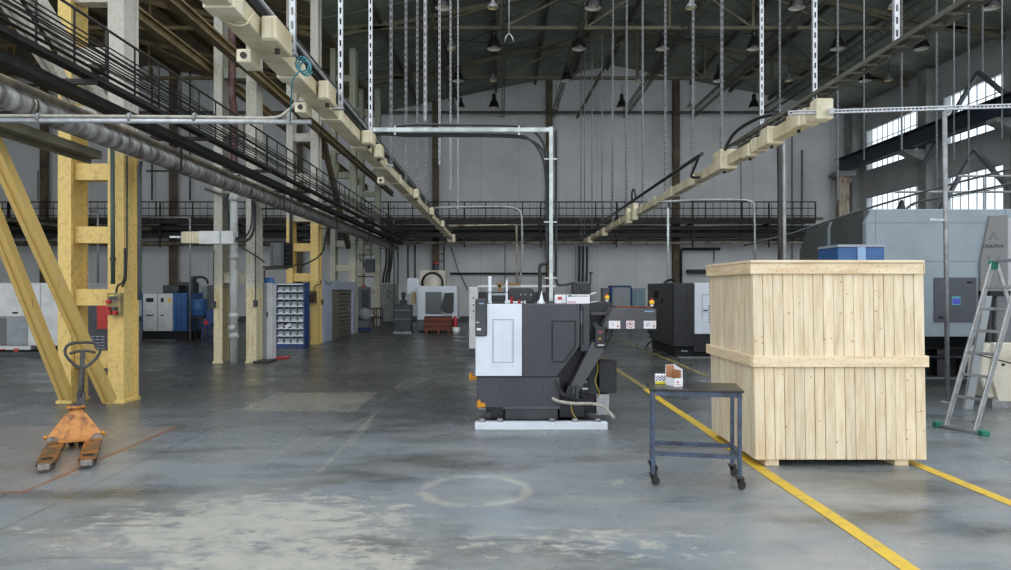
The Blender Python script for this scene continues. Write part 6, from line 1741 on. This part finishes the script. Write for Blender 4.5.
# ------------------------------------------------------------------ machines in the aisle behind the columns
ym = 17.3
wm = thing('machining_centre', 'low white machining centre behind the yellow diagonal braces', 'machine tool', (X(20, ym), ym + 1, 0))
xa, xb_ = X(-40, ym), X(67, ym)
MB().prism([(xa, Z(346, ym)), (xb_, Z(346, ym)), (xb_, Z(283, ym)), (xa, Z(283, ym))], 'y', ym, ym + 2.2).build('enclosure', 'whiteenamel', wm, .02)
MB().box(xa, X(28, ym), ym - .02, ym + .01, Z(345, ym), Z(316, ym)).build('lower_cover', 'greycab', wm, .01)
MB().box(X(0, ym), X(7, ym), ym - .03, ym + .01, Z(345, ym), Z(318, ym)).build('shadow_panel', 'midgrey', wm)
MB().box(X(-40, ym), X(66, ym), ym + .25, ym + 2.1, .1, Z(346, ym)).build('base', 'gap', wm)
MB().box(X(-10, ym), X(30, ym), ym + .02, ym + .5, .14, Z(346, ym)).build('drawer', 'whiteenamel', wm, .01)
MB().box(X(14, ym), X(18, ym), ym - .0, ym + .03, Z(352, ym), Z(348.5, ym)).box(X(0, ym), X(4, ym), ym, ym + .03, Z(350, ym), Z(349, ym)).build('red_plate', 'redink', wm)
MB().box(X(13, ym), X(18, ym), ym - .03, ym + .01, Z(313.5, ym), Z(312, ym)).build('handle', 'gap', wm)
MB().box(xa, X(68, ym), ym - .1, ym + 2.2, 0, .1).build('plinth', 'charcoal', wm)
m = MB()
for px, py in ((64, 305), (66, 318)): m.disc((X(px, ym), ym - .01, Z(py, ym)), .03, 'y', .03, 10)
m.box(X(40, ym), X(41, ym), ym - .005, ym, Z(345, ym), Z(284, ym))
m.build('latch', 'greyink', wm)
yp = 16.6
rc = thing('electrical_cabinet', 'dark louvred cabinet with a red panel seen between the legs of the yellow column', 'cabinet', (X(97, yp), yp + .3, 0))
MB().box(X(84, yp), X(112, yp), yp, yp + .6, .0, Z(302, yp)).build('body', 'charcoal', rc, .01)
MB().box(X(97.5, yp), X(112, yp), yp - .03, yp + .01, Z(329, yp), Z(303.5, yp)).build('red_panel', 'redpanel', rc, .006)
m = MB()
for r_ in range(5):
    for c in range(3):
        m.box(X(91 + c * 5, yp), X(94.5 + c * 5, yp), yp - .012, yp, Z(349 - r_ * 3, yp), Z(348 - r_ * 3, yp))
m.build('louvres', 'greyink', rc)

yc = 22.4
cc = thing('compressor_cabinet', 'compressor cabinet with white double doors and blue flanks in the dim aisle', 'cabinet', (X(160, yc), yc + .5, 0))
MB().box(X(141.5, yc), X(187, yc), yc, yc + 1.2, .30, Z(293, yc)).build('body', 'blue', cc, .01)
for a, b in ((143.5, 157.6), (158.2, 173)):
    d_ = MB().box(X(a, yc), X(b, yc), yc - .03, yc + .01, Z(331, yc), Z(293.5, yc)).build('door', 'whiteenamel', cc, .006)
    MB().box(X(a + 3, yc), X(a + (10.5 if a < 150 else 6), yc), yc - .036, yc - .028, Z(302, yc), Z(298, yc)).build('meter_window', 'gap', d_)
    MB().box(X(a + 3, yc), X(a + (10.5 if a < 150 else 6), yc), yc - .036, yc - .028, Z(316, yc), Z(314.6, yc)).build('nameplate', 'charcoal', d_)
MB().prism([(X(167, yc), Z(302, yc)), (X(172, yc), Z(302, yc)), (X(169.5, yc), Z(298, yc))], 'y', yc - .036, yc - .028).build('warning_triangle', 'amber', cc)
MB().box(X(141.5, yc), X(187, yc), yc + .05, yc + 1.2, 0, .30).build('plinth', 'gap', cc)
MB().box(X(146, yc), X(178, yc), yc - .15, yc - .05, 0, .04).build('floor_strip', 'midgrey', cc)
m = MB()
for px in (176, 181, 186.5): m.box(X(px, yc), X(px + .6, yc), yc - .005, yc + .01, .35, Z(294, yc))
m.build('flank_seam', 'bluedeep', cc)
mo = thing('control_box', 'dark control box with screens on top of the compressor cabinet', 'electrical box', (X(171, yc), yc + .3, Z(293, yc)))
MB().box(X(162, yc), X(178, yc), yc + .05, yc + .5, Z(293, yc) + .001, Z(285, yc)).build('body', 'machblack', mo, .01)
for a in (164, 172): MB().box(X(a, yc), X(a + 4, yc), yc + .04, yc + .055, Z(291, yc), Z(287.5, yc)).build('screen', 'charcoal', mo)
MB().box(X(171, yc), X(187, yc), yc + .5, yc + .9, Z(293, yc) + .001, Z(282, yc)).box(X(182, yc), X(186, yc), yc + .55, yc + .8, Z(282, yc), Z(276, yc)).build('motor', 'machblack', mo, .02)
tgc = thing('electrical_cabinet', 'tall mid grey cabinet behind the blue barrel in the dim aisle', 'cabinet', (X(203, 24.5), 24.8, 0))
MB().box(X(193, 24.5), X(207, 24.5), 24.5, 25.3, 0, Z(285, 24.5)).build('body', 'greycab', tgc, .01)
MB().box(X(202.6, 24.5), X(203.2, 24.5), 24.49, 24.5, .1, Z(286, 24.5)).build('seam', 'midgrey', tgc)
MB().tube(smooth_path([P(192.5, 284, 24.9), P(194, 279, 24.9), P(200, 277, 24.9), P(206, 279, 24.9), P(208, 284, 24.9)]), .04, 8).build('hose_arch', 'cable', tgc)
yb2 = 22.6
bl_ = thing('barrel', 'blue barrel on a dark stand in the dim aisle beside the compressor cabinet', 'barrel', (X(199, yb2), yb2, 0))
MB().lathe([(0, .78), (.24, .78), (.255, .82), (.25, 1.0), (.26, 1.02), (.25, 1.04), (.25, 1.28), (.255, 1.31), (.24, 1.33), (0, 1.33)], (X(199, yb2), yb2, 0), 20).build('drum', 'blue', bl_)
MB().box(X(192, yb2), X(206, yb2), yb2 - .22, yb2 + .22, .72, .78).build('platform', 'darksteel', bl_)
for dx in (-.19, .17):
    for dy in (-.19, .19):
        MB().box(X(199, yb2) + dx - .02, X(199, yb2) + dx + .02, yb2 + dy - .02, yb2 + dy + .02, 0, .72).build('leg', 'darksteel', bl_)
MB().lathe([(0, 1.33), (.06, 1.33), (.06, 1.40), (0, 1.41)], (X(197, yb2), yb2, 0), 12).build('bung', 'bluedeep', bl_)
ch_ = thing('chair', 'blue stool beside the white column in the dim aisle', 'stool', (X(207, 21.5), 21.5, 0))
MB().box(X(203, 21.5), X(212, 21.5), 21.4, 21.75, .50, .56).build('seat', 'bluedeep', ch_, .01); MB().box(X(203, 21.5), X(212, 21.5), 21.72, 21.75, .6, 1.0).build('backrest', 'bluedeep', ch_, .01)
for px in (204, 211):
    for yy in (21.43, 21.73): MB().box(X(px, 21.5) - .015, X(px, 21.5) + .015, yy - .015, yy + .015, 0, .6 if yy > 21.6 else .5).build('leg', 'bluedeep', ch_)
MB().disc((X(207.5, 21.5), 21.39, .62), .07, 'y', .02, 12).build('red_knob', 'red', ch_)

# ------------------------------------------------------------------ camera, daylight, colour management
cam = bpy.data.cameras.new('camera'); co = bpy.data.objects.new('camera', cam); COL.objects.link(co)
co.location = (0, 0, EYE); co.rotation_euler = (PI / 2, 0, 0)
cam.sensor_width = 36; cam.lens = F / 1011 * 36
cam.shift_x = (505.5 - CX) / 1011; cam.shift_y = (CY - 285) / 1011
cam.clip_end = 200
SC.camera = co
wd = bpy.data.worlds.new('sky'); SC.world = wd; wd.use_nodes = True
bg = wd.node_tree.nodes['Background']
bg.inputs[0].default_value = (.90, .95, 1.0, 1); bg.inputs[1].default_value = WORLD
if SUN:
    sl = bpy.data.lights.new('sun', 'SUN'); sl.energy = SUN; sl.angle = math.radians(60); sl.color = (1, .965, .91)
    so = bpy.data.objects.new('sun', sl); COL.objects.link(so)
    so.rotation_euler = SUNROT
vs = SC.view_settings
vs.view_transform = 'Standard'; vs.look = 'None'; vs.gamma = 1; vs.use_curve_mapping = False; vs.exposure = EXPO
